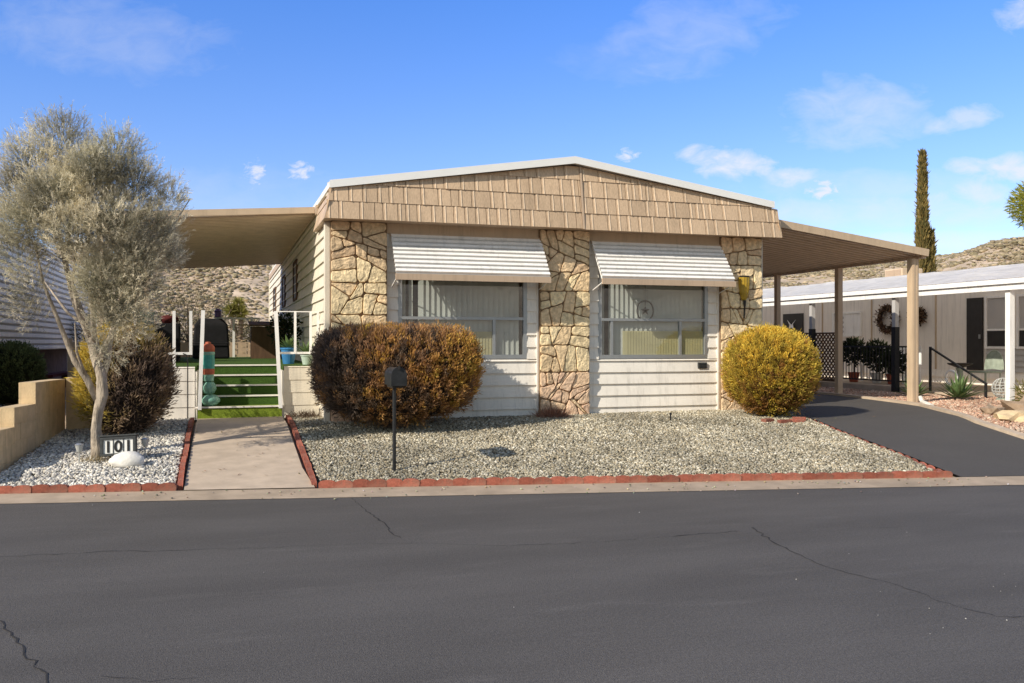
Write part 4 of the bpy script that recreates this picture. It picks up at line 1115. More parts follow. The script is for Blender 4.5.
for i, (x, y, t) in enumerate([(6.42, -1.72, .3), (6.62, -1.86, 0), (6.84, -1.86, -.1), (6.98, -1.72, -.6)]):
    mb = MB(Matrix.Translation((x, y, gz(x, y)+.03)) @ Matrix.Rotation(t, 4, 'Z')); mb.box(-.1, .1, -.05, .05, -.03, .03)
    tag(mb.build('red_brick', 'brick_red', bevel=.008), 'red brick lying flat under the round golden bush', 'brick', 'bricks ringing the round golden bush')

# ------------------------------------------------------------------ things on the porch deck
bb = thing('barbecue', 'barbecue grill under a black cover at the back of the porch', 'barbecue', (-1.75, 8.2, 1.24))
mb = MB(); vs = []; 
prof = [(1.25, .40, .36), (1.7, .38, .34), (2.02, .36, .32), (2.16, .24, .20)]
for z, w_, d_ in prof: vs += [(-1.75-w_, 8.2-d_, z), (-1.75+w_, 8.2-d_, z), (-1.75+w_, 8.2+d_, z), (-1.75-w_, 8.2+d_, z)]
fs = [(i*4+k, i*4+(k+1) % 4, i*4+4+(k+1) % 4, i*4+4+k) for i in range(3) for k in range(4)]+[(12, 13, 14, 15), (3, 2, 1, 0)]
mb.add(vs, fs); mb.build('cover', 'black_cloth', bb, bevel=.04)
mb = MB(); mb.tube([(-2.15, 7.84, 1.55), (-2.15, 7.80, 1.60), (-1.35, 7.80, 1.60), (-1.35, 7.84, 1.55)], .012, 6); mb.build('handle', 'black_paint', bb)
cb = thing('storage_cabinet', 'black storage cabinet with teal bin on the left of the porch', 'cabinet', (-2.75, 5.2, 1.24))
mb = MB(); mb.box(-3.2, -2.3, 5.0, 5.5, 1.242, 1.98); mb.build('body', 'black_cloth', cb, bevel=.01)
mb = MB(); mb.box(-3.19, -2.76, 4.98, 4.998, 1.27, 1.95); mb.box(-2.74, -2.31, 4.98, 4.998, 1.27, 1.95); mb.build('door', 'black_cloth', cb, bevel=.004)
mb = MB(); mb.lathe((-2.95, 5.25, 1.982), [(.16, 0), (.19, .2), (.2, .22), (.18, .22)], 16); tag(mb.build('bin', 'teal'), 'teal bin standing on the black cabinet', 'bin')
mb = MB(); mb.rock((-2.5, 5.25, 2.06), (.16, .14, .09), 5, .3, 3); tag(mb.build('folded_cloth', 'red_cloth', smooth=True), 'dark red folded cloth on the black cabinet', 'cloth')
bx = thing('storage_shed', 'dark brown wooden storage box against the house wall on the porch', 'storage box', (-.5, 8.2, 1.24))
mb = MB(); mb.box(-.88, -.08, 8.0, 8.6, 1.242, 1.98); mb.build('body', 'brown_wood', bx)
mb = MB(); mb.add([(-.92, 7.95, 1.985), (-.06, 7.95, 1.985), (-.06, 8.65, 2.08), (-.92, 8.65, 2.08), (-.92, 7.95, 2.02), (-.06, 7.95, 2.02), (-.06, 8.65, 2.115), (-.92, 8.65, 2.115)],
       [(3,2,1,0),(4,5,6,7),(0,1,5,4),(1,2,6,5),(2,3,7,6),(3,0,4,7)]); mb.build('lid', 'brown_wood', bx)
tr = thing('garden_trellis', 'cream openwork trellis gate at the far end of the porch', 'trellis', (-1.05, 10.4, 1.24))
mb = MB()
for a in (-1.24, -.80): mb.box(a-.03, a+.03, 10.38, 10.44, 1.24, 2.2)
mb.box(-1.75, -.6, 10.385, 10.435, 2.2, 2.25); mb.build('frame', 'white_paint', tr)
mb = MB()
for k in range(5): mb.bar((-1.21, 10.41, 1.28+k*.15), (-.83, 10.41, 1.43+k*.15), .028, .02); mb.bar((-1.21, 10.425, 1.43+k*.15), (-.83, 10.425, 1.28+k*.15), .028, .02)
mb.box(-1.21, -.83, 10.4, 10.43, 1.25, 1.29); mb.box(-1.21, -.83, 10.4, 10.43, 2.04, 2.08); mb.build('lattice', 'tan_board', tr)
fe = thing('garden_fence', 'pale tan fence behind the porch', 'fence', (-2.5, 11.2, .5))
mb = MB()
for k in range(22): mb.box(-5.2+k*.24, -5.2+k*.24+.215, 11.2, 11.23, .45, 1.62)
mb.build('fence_panel', 'tan_board', fe)
mb = MB()
for k in range(4): mb.box(-5.2+k*1.7, -5.1+k*1.7, 11.235, 11.33, .4, 1.72)
mb.build('post', 'tan_board', fe)
ln = thing('lantern', 'small purple lantern on the trellis rail', 'lantern', (-1.62, 10.41, 2.25))
mb = MB(); mb.lathe((-1.62, 10.41, 2.252), [(.07, 0), (.085, .02), (.08, .14), (.10, .16), (.02, .22)], 10); mb.build('body', 'purple', ln)
mb = MB(); mb.tube([(-1.66, 10.41, 2.45), (-1.62, 10.41, 2.52), (-1.58, 10.41, 2.45)], .008, 5); mb.build('handle', 'iron', ln)
def pot_plant(name, label, c, pr, ph_, pm, n, L, m, w):
    r_ = thing(name, label, 'potted plant', c)
    mb = MB(); mb.lathe(c, [(pr*.7, 0.002), (pr, ph_*.9), (pr*1.1, ph_*.9), (pr*1.1, ph_), (pr*.9, ph_)], 18); mb.build('pot', pm, r_)
    mb = MB(); 
    for i in range(n):
        t = 2*PI*i*.382+random.random()*.3; el = .3+1.0*(i/n); d = Vector((math.cos(t)*math.cos(el), math.sin(t)*math.cos(el), math.sin(el)))
        s = Vector((-math.sin(t), math.cos(t), 0))*w; p = Vector(c)+Vector((0, 0, ph_*.95)); l = L*random.uniform(.75, 1.1); dn = Vector((0, 0, -l*.12))
        mb.add([p-s*.6, p+s*.6, p+d*l*.5+s, p+d*l*.5-s, p+d*l+dn, p+d*l*.5+Vector((0, 0, -w*.5))], [(0,1,2,5), (0,5,3), (3,5,4), (5,2,4)])
    mb.build('leaves', m, r_); return r_
pot_plant('potted_agave', 'green agave in a tall blue pot at the porch edge', (-.42, 2.3, 1.24), .13, .28, 'blue_pot', 22, .28, 'agave', .03)
pot_plant('potted_agave', 'light green spiky plant in a pale pot beside the house wall', (-.16, 1.7, 1.24), .10, .16, 'pale_pot', 26, .30, 'agave', .024)
def leafy(name, label, cat, c, r, n, pal, m='needles', trunk=None, L=(.05, .1), W=.04, group=None, trunk_r=.05, trunk_m='bark_dark', gap=.35):
    root = thing(name, label, cat, trunk or (c[0], c[1], c[2]-r[2]), group)
    c = np.array(c); r = np.array(r)
    U = unit(RNG.normal(0, 1, (n, 3))); P = U*(RNG.random(n)**.5)[:, None]*r
    g = nz(P/r, 2.2, 3+c[0]); k = g > -gap+RNG.normal(0, .1, n); P = P[k]; U = U[k]; g = g[k]; n = len(P)
    D = unit(U+np.array([0, 0, .4])+RNG.normal(0, .5, (n, 3)))
    pal = np.array(pal); C = pal[RNG.integers(0, len(pal), n)]*RNG.uniform(.6, 1.3, (n, 1))
    V, Fc, Cc = blades(P+c, D, RNG.uniform(L[0], L[1], n), RNG.uniform(.5, 1, n)*W, C)
    np_mesh('crown' if 'tree' in name else 'leaves', V, Fc, Cc, m, root)
    if trunk:
        mb = MB(); t = Vector(trunk); cc = Vector(c)
        mb.tube([t-Vector((0, 0, .1)), t.lerp(cc, .5)+Vector((trunk_r*.4, 0, 0)), cc+Vector((0, 0, r[2]*.5))], [trunk_r, trunk_r*.75, trunk_r*.3], 8)
        for i in range(6):
            a = i*1.05; mb.tube([t.lerp(cc, .55+.05*i), cc+Vector((math.cos(a)*r[0]*.6, math.sin(a)*r[1]*.6, r[2]*random.uniform(-.3, .5)))], [trunk_r*.4, trunk_r*.12], 5)
        mb.build('trunk', trunk_m, root)
    return root
leafy('porch_plant', 'dark bushy plant beside the house wall on the porch', 'plant', (-.35, 4.2, 1.85), (.32, .3, .34), 900, [(.02,.03,.015),(.04,.05,.025)], trunk=(-.35, 4.2, 1.24), trunk_r=.02, W=.05)
# yucca beyond the porch, desert shrubs behind the fence
yu = thing('yucca_tree', 'shaggy yucca with green rosettes beyond the porch', 'tree', (-1.08, 15.0, .5))
mb = MB(); mb.tube([(-1.0, 15, .3), (-1.02, 15, 1.6), (-.98, 15, 2.35)], [.10, .085, .07], 8, wob=.3); mb.tube([(-1.02, 15, 1.7), (-1.22, 15, 2.15), (-1.25, 15, 2.45)], [.05, .055, .05], 8, wob=.3); mb.build('trunk', 'bark_dark', yu)
parts = []
for c, n in (((-.98, 15, 2.5), 420), ((-1.27, 15, 2.6), 380), ((-1.05, 15.1, 2.78), 300)):
    U = unit(RNG.normal(0, 1, (n, 3))+np.array([0, 0, .25])); parts.append(blades(np.tile(np.array(c), (n, 1))+U*.04, U, RNG.uniform(.16, .28, n), np.full(n, .025), np.array([.34, .32, .09])*RNG.uniform(.4, 1.3, (n, 1))))
np_mesh('crown', *merge(parts), 'needles', yu)
for i, (a, b, r_, lb) in enumerate([(-4.6, 14.5, 1.0, 'sprawling grey brown desert shrub behind the fence nearest the tree'), (-2.6, 17.5, 1.45, 'dense olive desert shrub in the middle behind the porch'), (-.6, 19.5, .9, 'small dusty desert shrub beyond the end of the house')]):
    leafy('desert_shrub', lb, 'shrub', (a, b, .5+r_*1.15), (r_*1.1, r_, r_*.95), 5200, [(.13,.11,.06),(.20,.16,.09),(.08,.08,.04),(.26,.21,.13)], trunk=(a, b, .45), trunk_r=.06, L=(.06, .16), W=.03, group='desert shrubs behind the porch')

# ------------------------------------------------------------------ left neighbour
nl = thing('neighbouring_house', 'white ribbed metal siding of the house behind the block wall', 'house', (-7.5, 9, .46))
mb = MB(); z = 1.45; pr = []
while z < 3.78:
    for dz, h in ((0, 0), (.012, .05), (.085, .05), (.097, 0)): pr.append((z+dz, h))
    z += .135
vs = [(-5.6+h, 2.0, z_) for z_, h in pr]+[(-5.6+h, 18.4, z_) for z_, h in pr]; k = len(pr)
mb.add(vs, [(i, k+i, k+i+1, i+1) for i in range(k-1)]); mb.mi = [1 if i % 4 == 3 else 0 for i in range(k-1)]; mb.build('siding', ['corrugated', 'groove_shade'], nl)  # every rib groove coloured dark for the shade in it
MB().box(-11, -5.65, 2.0, 18.4, 1.44, 3.75).build('wall', 'corrugated', nl)
MB().box(-10.9, -6.2, 2.2, 18.2, .4, 1.438).build('skirting', 'shade_brown', nl)  # dark box painted to stand for shade beneath the siding
mb = MB(); mb.box(-11.2, -5.55, 1.9, 18.5, 3.80, 3.90); mb.build('roof', 'white_paint', nl)
mb = MB()
for b in (2.5, 8, 14.5): mb.box(-5.70, -5.62, b-.05, b+.05, .42, 1.44)
mb.build('post', 'white_paint', nl)
bn = thing('bench', 'dark red low bench in the shade under the ribbed siding', 'bench', (-5.6, 10.5, .48))
mb = MB(); mb.box(-5.55, -5.25, 9.5, 12.5, .80, .86); mb.build('seat', 'red_cloth', bn)
for b in (9.7, 12.3): mb = MB(); mb.box(-5.5, -5.3, b-.05, b+.05, .45, .80); mb.build('leg', 'shade_brown', bn)

# ------------------------------------------------------------------ right neighbour
nr = thing('neighbouring_house', 'white neighbouring mobile home with long porch roof beyond the driveway', 'house', (16, 7, .48))
WA = 15.2; B0, B1 = -3.0, 17.0
mb = MB(); mb.box(WA, 20, B0, B1, .95, 3.1); mb.build('wall', 'nbr_wall', nr)
mb = MB(); lap(mb, (WA, B1, 0), (0,-1,0), (-1,0,0), B1-B0, .42, .95, .18); mb.build('skirting', 'white_siding', nr)
mb = MB(); lap(mb, (WA, 2.75, 0), (0,-1,0), (-1,0,0), 2.75-B0, .952, 1.48, .13); mb.build('siding', 'nbr_grey', nr)
for b in (4.3, 5.1, 6.6, 8.7): MB().box(WA-.02, WA-.002, b-.02, b+.02, .96, 3.05).build('wall_trim', 'tan_board', nr)
# porch roof: layered white edge and a coated surface with wrinkles
mb = MB(); mb.box(12.38, 12.44, B0-.6, B1, 2.585, 2.70); mb.box(12.33, 12.36, B0-.6, B1, 2.70, 2.79); mb.build('porch_fascia', 'white_paint', nr)
mb = MB(); mb.box(12.36, 12.46, B0-.6, B1, 2.702, 2.742); mb.build('gutter', 'nbr_grey', nr)
mb = MB(); vs = []; na, nb = 16, 90
for i in range(na+1):
    for j in range(nb+1):
        a = 12.34+(15.9-12.34)*i/na; b = B0-.6+(B1-B0+.6)*j/nb
        z = 2.80+(3.42-2.80)*i/na; z += .035*noise.noise(Vector((a*2.2, b*.8, 1)))+.03*noise.noise(Vector((a*5, b*2.6, 4)))
        if i == 0: z = 2.80
        vs.append((a, b, z))
mb.add(vs, [(i*(nb+1)+j, (i+1)*(nb+1)+j, (i+1)*(nb+1)+j+1, i*(nb+1)+j+1) for i in range(na) for j in range(nb)])
mb.add([(15.9, B0-.6, 3.42), (15.9, B1, 3.42), (18, B1, 3.55), (18, B0-.6, 3.55), (20.2, B0-.6, 3.4), (20.2, B1, 3.4)], [(0,1,2,3)[::-1], (3,2,5,4)[::-1]])
mb.build('roof', 'porch_sheet', nr)
for b in (-3.5, -.43, 2.58, 5.5, 8.6, 11.6):
    mb = MB(); w = .055 if b < 0 else .05
    if b < 0: mb.box(12.5-w, 12.5+w, b-w, b+w, .35, 2.59); o = mb.build('post', 'white_paint', nr)
    else:
        mb.box(12.5-w, 12.5+w, b-w, b+w, 1.95, 2.59); mb.k = 1; mb.box(12.5-w-.01, 12.5+w+.01, b-w-.01, b+w+.01, .42, 1.949); mb.build('post', ['nbr_grey', 'black_paint'], nr)
def nwin(b0, b1, z0, z1, nm='window', pane='screen_dark', mid=None, fm='white_paint'):
    f = MB(); x0, x1 = WA-.05, WA-.003
    f.box(x0, x1, b0, b1, z0-.05, z0); f.box(x0, x1, b0, b1, z1, z1+.05); f.box(x0, x1, b0-.05, b0, z0-.05, z1+.05); f.box(x0, x1, b1, b1+.05, z0-.05, z1+.05)
    if mid: f.box(x0, x1-.01, b0, b1, mid-.02, mid+.02)
    fr = f.build(nm, fm, nr)
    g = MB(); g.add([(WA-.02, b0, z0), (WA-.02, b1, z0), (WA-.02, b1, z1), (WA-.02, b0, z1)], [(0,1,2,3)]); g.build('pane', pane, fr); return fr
nwin(2.05, 2.72, 1.52, 2.62, pane='nbr_grey', mid=1.9); nwin(.3, 1.85, 1.52, 2.62, pane='nbr_grey', mid=1.9)
nwin(-2.2, -.3, 1.52, 2.62, pane='nbr_grey', mid=1.9)
mb = MB(); mb.box(WA-.03, WA-.004, 2.06, 2.71, 1.53, 1.87); mb.box(WA-.03, WA-.004, .31, 1.84, 1.53, 1.87); mb.build('window_shade', 'screen_dark', nr)
d = MB().box(WA-.045, WA-.003, 2.84, 3.30, .97, 2.65).build('screen_door', 'screen_dark', nr)
MB().box(WA-.075, WA-.046, 2.88, 2.92, 1.7, 1.8).build('handle', 'aluminium', d)
# far door with the white bird, window pane painted white for a patch of sunlight
d = MB().box(WA-.045, WA-.003, 9.6, 10.6, .97, 2.5).build('door', 'screen_dark', nr)
MB().box(WA-.075, WA-.046, 9.66, 9.70, 1.65, 1.75).build('handle', 'aluminium', d)
mb = MB(); c = Vector((WA-.09, 10.1, 2.16))
mb.add([c, c+Vector((0, .22, .16)), c+Vector((0, .10, .0)), c+Vector((0, .14, -.14)), c+Vector((0, 0, -.08)), c+Vector((0, -.14, -.16)), c+Vector((0, -.08, .02)), c+Vector((0, -.24, .16))],
       [(0, 1, 2), (0, 2, 3, 4), (0, 4, 5, 6), (0, 6, 7)]); tag(mb.build('bird_ornament', 'white_paint'), 'white flying bird ornament on the dark far door', 'ornament')
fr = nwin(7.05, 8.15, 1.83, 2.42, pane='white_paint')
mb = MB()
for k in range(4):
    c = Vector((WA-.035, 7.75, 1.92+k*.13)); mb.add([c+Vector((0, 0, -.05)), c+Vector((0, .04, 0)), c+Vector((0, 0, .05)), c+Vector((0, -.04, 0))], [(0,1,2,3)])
mb.build('sun_patch_diamonds', 'nbr_grey', fr)
# porch platform
pp = thing('neighbouring_porch', 'low grey block porch with black railing under the white roof', 'porch', (13.8, 6, .47))
mb = MB(); mb.box(12.62, WA-.005, 2.2, 12, .44, .64); mb.box(12.9, WA-.005, 1.3, 2.195, .44, .56); mb.box(12.9, WA-.005, -.3, 1.295, .44, .50); mb.build('porch_floor', 'concrete', pp)
mb = MB(); mb.box(12.655, 12.685, 2.2, 4.66, 1.50, 1.535); mb.box(12.655, 12.685, 2.2, 4.66, .74, .77)
for k in range(24): mb.box(12.663, 12.677, 2.24+k*.104, 2.254+k*.104, .77, 1.50)
for b in (2.2, 4.62): mb.box(12.65, 12.69, b, b+.04, .64, 1.5)
mb.build('railing', 'black_paint', pp)
mb = MB()
for k in range(-8, 12):
    b = 4.72+k*.13
    for sgn, x in ((1, 12.665), (-1, 12.68)):
        p0, p1 = (b, .72), (b+sgn*1.1, 1.82)
        # clip to the panel
        pts = []
        t0, t1 = 0, 1
        lo, hi = 4.72, 6.6
        db = p1[0]-p0[0]
        ta, tb = (lo-p0[0])/db, (hi-p0[0])/db
        t0 = max(0, min(ta, tb)); t1 = min(1, max(ta, tb))
        if t1-t0 > .02: mb.bar((x, p0[0]+db*t0, .72+1.1*t0), (x, p0[0]+db*t1, .72+1.1*t1), .032, .014)
for k in range(12, 26):
    b = 4.72+k*.13
    for sgn, x in ((-1, 12.68),):
        db = -1.1; ta, tb = (4.72-b)/db, (6.6-b)/db; t0 = max(0, min(ta, tb)); t1 = min(1, max(ta, tb))
        if t1-t0 > .02: mb.bar((x, b+db*t0, .72+1.1*t0), (x, b+db*t1, .72+1.1*t1), .032, .014)
mb.box(12.65, 12.69, 4.70, 4.74, .64, 1.86); mb.box(12.65, 12.69, 6.6, 6.64, .64, 1.86); mb.box(12.652, 12.688, 4.74, 6.6, .66, .72); mb.box(12.652, 12.688, 4.74, 6.6, 1.82, 1.86)
mb.build('lattice_panel', 'brown_wood', pp)
mb = MB(); mb.bar((13.0, 2.1, 1.50), (13.0, .6, .78), .045, .03); mb.bar((13.0, 2.1, .56), (13.0, 2.1, 1.52), .04); mb.bar((13.0, .62, .46), (13.0, .62, .80), .04); mb.build('handrail', 'black_paint', pp)
# things on it
DKP = [(.02,.028,.014),(.035,.045,.022),(.05,.06,.03)]
for i, (b, a, h, r_, lb) in enumerate([(3.6, 13.3, 1.15, .26, 'dark leafy porch plant nearest the carport front post'), (4.25, 13.4, 1.3, .33, 'dark leafy porch plant in the middle behind the railing'), (4.95, 13.3, 1.38, .3, 'tall dark porch plant beside the lattice')]):
    r0 = leafy('porch_plant', lb, 'plant', (a, b, h), (r_, r_, r_*1.05), 900, DKP, trunk=(a, b, .64), trunk_r=.02, W=.06, L=(.08, .16), group='dark plants on the neighbouring porch')
    mb = MB(); mb.lathe((a, b, .642), [(.10, 0), (.14, .22), (.15, .24), (.12, .24)], 14); mb.build('pot', ['terracotta', 'white_stone', 'terracotta'][i], r0)
for i, (b, a) in enumerate([(3.9, 13.9), (4.6, 14.1)]):
    r0 = thing('porch_bench' if i else 'porch_chair', ['white slatted porch chair behind the black railing', 'white slatted porch bench behind the black railing'][i], 'chair', (a, b, .64))
    w_ = .25 if i == 0 else .5
    b += .3*i
    mb = MB()
    for k in range(4): mb.box(a-.24+k*.12, a-.14+k*.12, b-w_, b+w_, 1.04, 1.07)
    mb.build('seat', 'white_paint', r0)
    mb = MB()
    for k in range(int(w_*2/.09)): mb.box(a+.25, a+.28, b-w_+k*.09, b-w_+k*.09+.055, 1.08, 1.45)
    mb.box(a+.25, a+.28, b-w_, b+w_, 1.45, 1.52); mb.build('backrest', 'white_paint', r0)
    for sx in (-.22, .24):
        for sb in (-w_+.03, w_-.03): MB().box(a+sx-.02, a+sx+.02, b+sb-.02, b+sb+.02, .642, 1.04).build('leg', 'white_paint', r0)
def wreath(c, r, label):
    mb = MB(); c = Vector(c)
    P = []; 
    ring = [c+Vector((0, r*math.cos(t), r*math.sin(t))) for t in [2*PI*i/24 for i in range(25)]]
    mb.tube(ring, r*.2, 7, wob=.5)
    root = thing('wreath', label, 'wreath', tuple(c))
    mb.build('ring', 'wreath', root)
    n = 700; t = RNG.uniform(0, 2*PI, n); P = np.stack([np.full(n, c.x-.03), c.y+r*np.cos(t), c.z+r*np.sin(t)], 1)+RNG.normal(0, .04, (n, 3))
    D = unit(RNG.normal(0, 1, (n, 3))); pal = np.array([(.10,.05,.035),(.05,.04,.03),(.20,.12,.07),(.30,.22,.14)])
    np_mesh('leaves', *blades(P, D, RNG.uniform(.06, .14, n), np.full(n, .03), pal[RNG.integers(0, 4, n)]), 'needles', root)
wreath((WA-.08, 5.9, 2.22), .30, 'large brown twig wreath on the pale wall above the railing')
wreath((WA-.08, 4.78, 2.3), .13, 'small brown wreath on the pale wall behind the front post')
ch = thing('garden_chair', 'grey green metal shell back chair beside the handrail', 'chair', (14.1, 1.7, .56))
mb = MB(); out = []
for k in range(17):
    t = PI*k/16; out.append((14.32+.02*math.sin(t), 1.7+.24*math.cos(t)*(1+.12*math.sin(t)), 1.02+.42*math.sin(t)))
mb.add(out+[(14.28, 1.7, 1.04)], [(k, k+1, 17) for k in range(16)]); mb.tube(out, .016, 6); mb.build('backrest', 'grey_green', ch)
mb = MB(); mb.box(13.86, 14.32, 1.47, 1.93, .96, 1.0); mb.build('seat', 'grey_green', ch, bevel=.015)
for x in (13.9, 14.28):
    for y in (1.5, 1.9): MB().tube([(x, y, .52), (x, y, .96)], .014, 6).build('leg', 'grey_green', ch)
bt = thing('bird_bath', 'grey stone pedestal bird bath below the handrail', 'bird bath', (13.7, 2.0, .56))
mb = MB(); mb.lathe((13.7, 2.0, .562), [(.16, 0), (.13, .06), (.07, .14), (.06, .42), (.09, .5)], 16); mb.build('pedestal', 'grey_green', bt)
mb = MB(); mb.lathe((13.7, 2.0, 1.065), [(.06, 0), (.24, .07), (.26, .10), (.22, .10), (.05, .05)], 18); mb.build('bowl', 'iron', bt)
wb = thing('wire_ball', 'pale woven wire ball beside the foot of the handrail', 'ornament', (12.95, .15, .48))
mb = MB(); c = Vector((12.95, .15, .72))
for k in range(7):
    a = PI*k/7; mb.tube([c+Vector((math.cos(a)*.2*math.cos(t), math.sin(a)*.2*math.cos(t), .2*math.sin(t))) for t in [2*PI*i/20 for i in range(21)]], .009, 5, False)
for zz in (-.12, -.06, 0, .06, .12):
    r_ = math.sqrt(.04-zz*zz); mb.tube([c+Vector((r_*math.cos(t), r_*math.sin(t), zz)) for t in [2*PI*i/20 for i in range(21)]], .009, 5, False)
mb.build('wire', 'plastic_clear', wb); MB().lathe((12.95, .15, .47), [(.14, 0), (.12, .05), (.1, .06)], 14).build('base', 'grey_green', wb)
wr = MB(); c = Vector((13.2, 1.72, .86)); wr.tube([c+Vector((0, .15*math.cos(t), .15*math.sin(t))) for t in [2*PI*i/20 for i in range(21)]], .03, 8)
tag(wr.build('white_ring', 'white_paint', smooth=True), 'white hoop ornament leaning beside the bird bath', 'ornament')
# agave and rocks by the drive
def agave(c, r, n, label):
    root = thing('agave', label, 'plant', c); mb = MB()
    for i in range(n):
        t = 2.4*i; el = .18+1.15*(i/n); d = Vector((math.cos(t)*math.cos(el), math.sin(t)*math.cos(el), math.sin(el)))
        s = Vector((-math.sin(t), math.cos(t), 0))*.035; p = Vector(c)+Vector((0, 0, .05)); l = r*random.uniform(.8, 1.15)
        mb.add([p-s*.7, p+s*.7, p+d*l*.45+s, p+d*l*.45-s, p+d*l, p+d*l*.45+Vector((0, 0, -.02))], [(0,1,2,5), (0,5,3), (3,5,4), (5,2,4)])
    mb.build('leaves', 'agave', root)
    MB().lathe(c, [(.09, -.05), (.08, .08), (.03, .12)], 10).build('stem', 'bark_dark', root)
agave((12.2, .5, .47), .52, 46, 'spiky green agave in pink gravel behind the front carport post')
agave((11.9, 1.35, .48), .40, 34, 'smaller agave half behind the front carport post')
for i, (c, r_, t, lb) in enumerate([((10.55, -1.95, .47), (.30, .17, .12), .5, 'flat brown rock nearest the front carport post'), ((10.25, -2.60, .42), (.24, .17, .12), -.3, 'pale tan rock between the other brown rocks'),
      ((10.55, -2.9, .42), (.30, .2, .15), .3, 'large brown rock at the edge of the driveway'), ((11.1, -2.2, .50), (.36, .25, .2), .2, 'big dark brown rock at the foot of the white post'), ((10.15, -3.35, .34), (.2, .15, .1), .9, 'low brown rock closest to the street')]):
    boulder('rock', lb, 'rock', c, r_, i+11, 'brown_rock' if i != 1 else 'block_tan', 1.0, t, 'rocks beside the driveway')
leafy('grass_plant', 'yellow green clump at the foot of the white porch post', 'plant', (12.3, -1.1, .66), (.3, .3, .25), 500, [(.25,.22,.05),(.14,.16,.04)], W=.02, L=(.1, .2))
# cooler on the neighbour's roof
cl = thing('roof_cooler', 'tan evaporative cooler on the white neighbouring roof', 'cooler', (16.6, 7.5, 3.45))
c0 = MB().box(16.2, 16.9, 6.6, 7.3, 3.40, 3.66).build('body', 'tan_board', cl, bevel=.03)
mb = MB()
for k in range(6): mb.box(16.19, 16.198, 6.65, 7.25, 3.45+k*.03, 3.468+k*.03)
mb.build('louver', 'tan_metal', cl)

# ------------------------------------------------------------------ far trees
def cypress(c, r, zt, label, n):
    root = thing('cypress_tree', label, 'tree', (c[0], c[1], .4), 'slender cypresses beyond the neighbouring roof')
    z = RNG.random(n)**.85*(zt-1.2)+1.2
    prof = r*1.15*np.clip(1.0-(z-1.2)/(zt-1.2), .012, 1)**.5*np.clip((z-.8)/1.2, .3, 1)
    prof *= .78+.3*np.array([noise.noise(Vector((0, 0, q*1.7+c[0]))) for q in z])+.25*RNG.random(n)
    t = RNG.uniform(0, 2*PI, n); rr = prof*RNG.random(n)**.4
    P = np.stack([c[0]+rr*np.cos(t), c[1]+rr*np.sin(t), z], 1)
    D = unit(np.stack([np.cos(t)*.35, np.sin(t)*.35, np.full(n, 1.)], 1)+RNG.normal(0, .2, (n, 3)))
    pal = np.array([(.24,.20,.075),(.33,.25,.09),(.42,.31,.11),(.16,.145,.055)])
    np_mesh('crown', *blades(P, D, RNG.uniform(.15, .38, n), RNG.uniform(.04, .09, n), pal[RNG.integers(0, 4, n)]), 'needles', root)
    MB().tube([(c[0], c[1], .3), (c[0], c[1], zt-.6)], [.16, .03], 8).build('trunk', 'bark_dark', root)
cypress((28.1, 18.95), .29, 9.95, 'tall slender cypress rising above the neighbouring roof', 9000)
cypress((28.50, 18.9), .24, 6.5, 'short cypress beside the tall slender one', 4000)
leafy('pine_tree', 'bright green pine reaching in at the edge above the neighbouring roof', 'tree', (21.15, 5.95, 5.55), (1.35, 1.3, .85), 16000, [(.26,.28,.04),(.40,.38,.06),(.14,.18,.03),(.50,.44,.08)],
      trunk=(21.6, 5.9, .45), trunk_r=.16, L=(.10, .22), W=.035)

# ------------------------------------------------------------------ light, sky, camera
EL = math.radians(32)
to_sun = Vector((-.911, -.4115, 0)).normalized()*math.cos(EL)+Vector((0, 0, math.sin(EL)))
sun = bpy.data.lights.new('sun', 'SUN'); sun.energy = 5.0; sun.angle = math.radians(.5); sun.color = (1, .92, .79)
so = bpy.data.objects.new('sun', sun); COL.objects.link(so); so.rotation_euler = to_sun.to_track_quat('Z', 'Y').to_euler(); so.location = (-20, -20, 30)
w = bpy.data.worlds.new('World'); sc.world = w; w.use_nodes = True
N = w.node_tree.nodes; L = w.node_tree.links
bg = N['Background']; bg.inputs[1].default_value = .15
sky = N.new('ShaderNodeTexSky'); sky.sky_type = 'NISHITA'; sky.sun_disc = False; sky.sun_elevation = EL
sky.sun_rotation = math.atan2(to_sun.x, to_sun.y); sky.altitude = 900; sky.air_density = 1.0; sky.dust_density = .6; sky.ozone_density = 2.0
def math_n(op, a, b=None, clamp=False):
    n = N.new('ShaderNodeMath'); n.operation = op; n.use_clamp = clamp
    for i, x in enumerate((a, b)):
        if x is None: continue
        if isinstance(x, (int, float)): n.inputs[i].default_value = x
        else: L.new(x, n.inputs[i])
    return n.outputs[0]
tc = N.new('ShaderNodeTexCoord')
def dot(v):
    n = N.new('ShaderNodeVectorMath'); n.operation = 'DOT_PRODUCT'; L.new(tc.outputs['Generated'], n.inputs[0]); n.inputs[1].default_value = v; return n.outputs['Value']
df = dot((.3048, .9524, 0)); dr = dot((.9524, -.3048, 0)); dz = dot((0, 0, 1))
den = math_n('MAXIMUM', df, .05)
U = math_n('DIVIDE', dr, den); V_ = math_n('DIVIDE', dz, den)
front = math_n('GREATER_THAN', df, .05)
cmb = N.new('ShaderNodeCombineXYZ'); L.new(U, cmb.inputs[0]); L.new(V_, cmb.inputs[1])
mp = N.new('ShaderNodeMapping'); mp.inputs['Scale'].default_value = (7, 13, 1); L.new(cmb.outputs[0], mp.inputs[0])
n1 = N.new('ShaderNodeTexNoise'); n1.inputs['Scale'].default_value = 3.0; n1.inputs['Detail'].default_value = 8; n1.inputs['Roughness'].default_value = .6; n1.inputs['Distortion'].default_value = .4
L.new(mp.outputs[0], n1.inputs['Vector'])
total = None
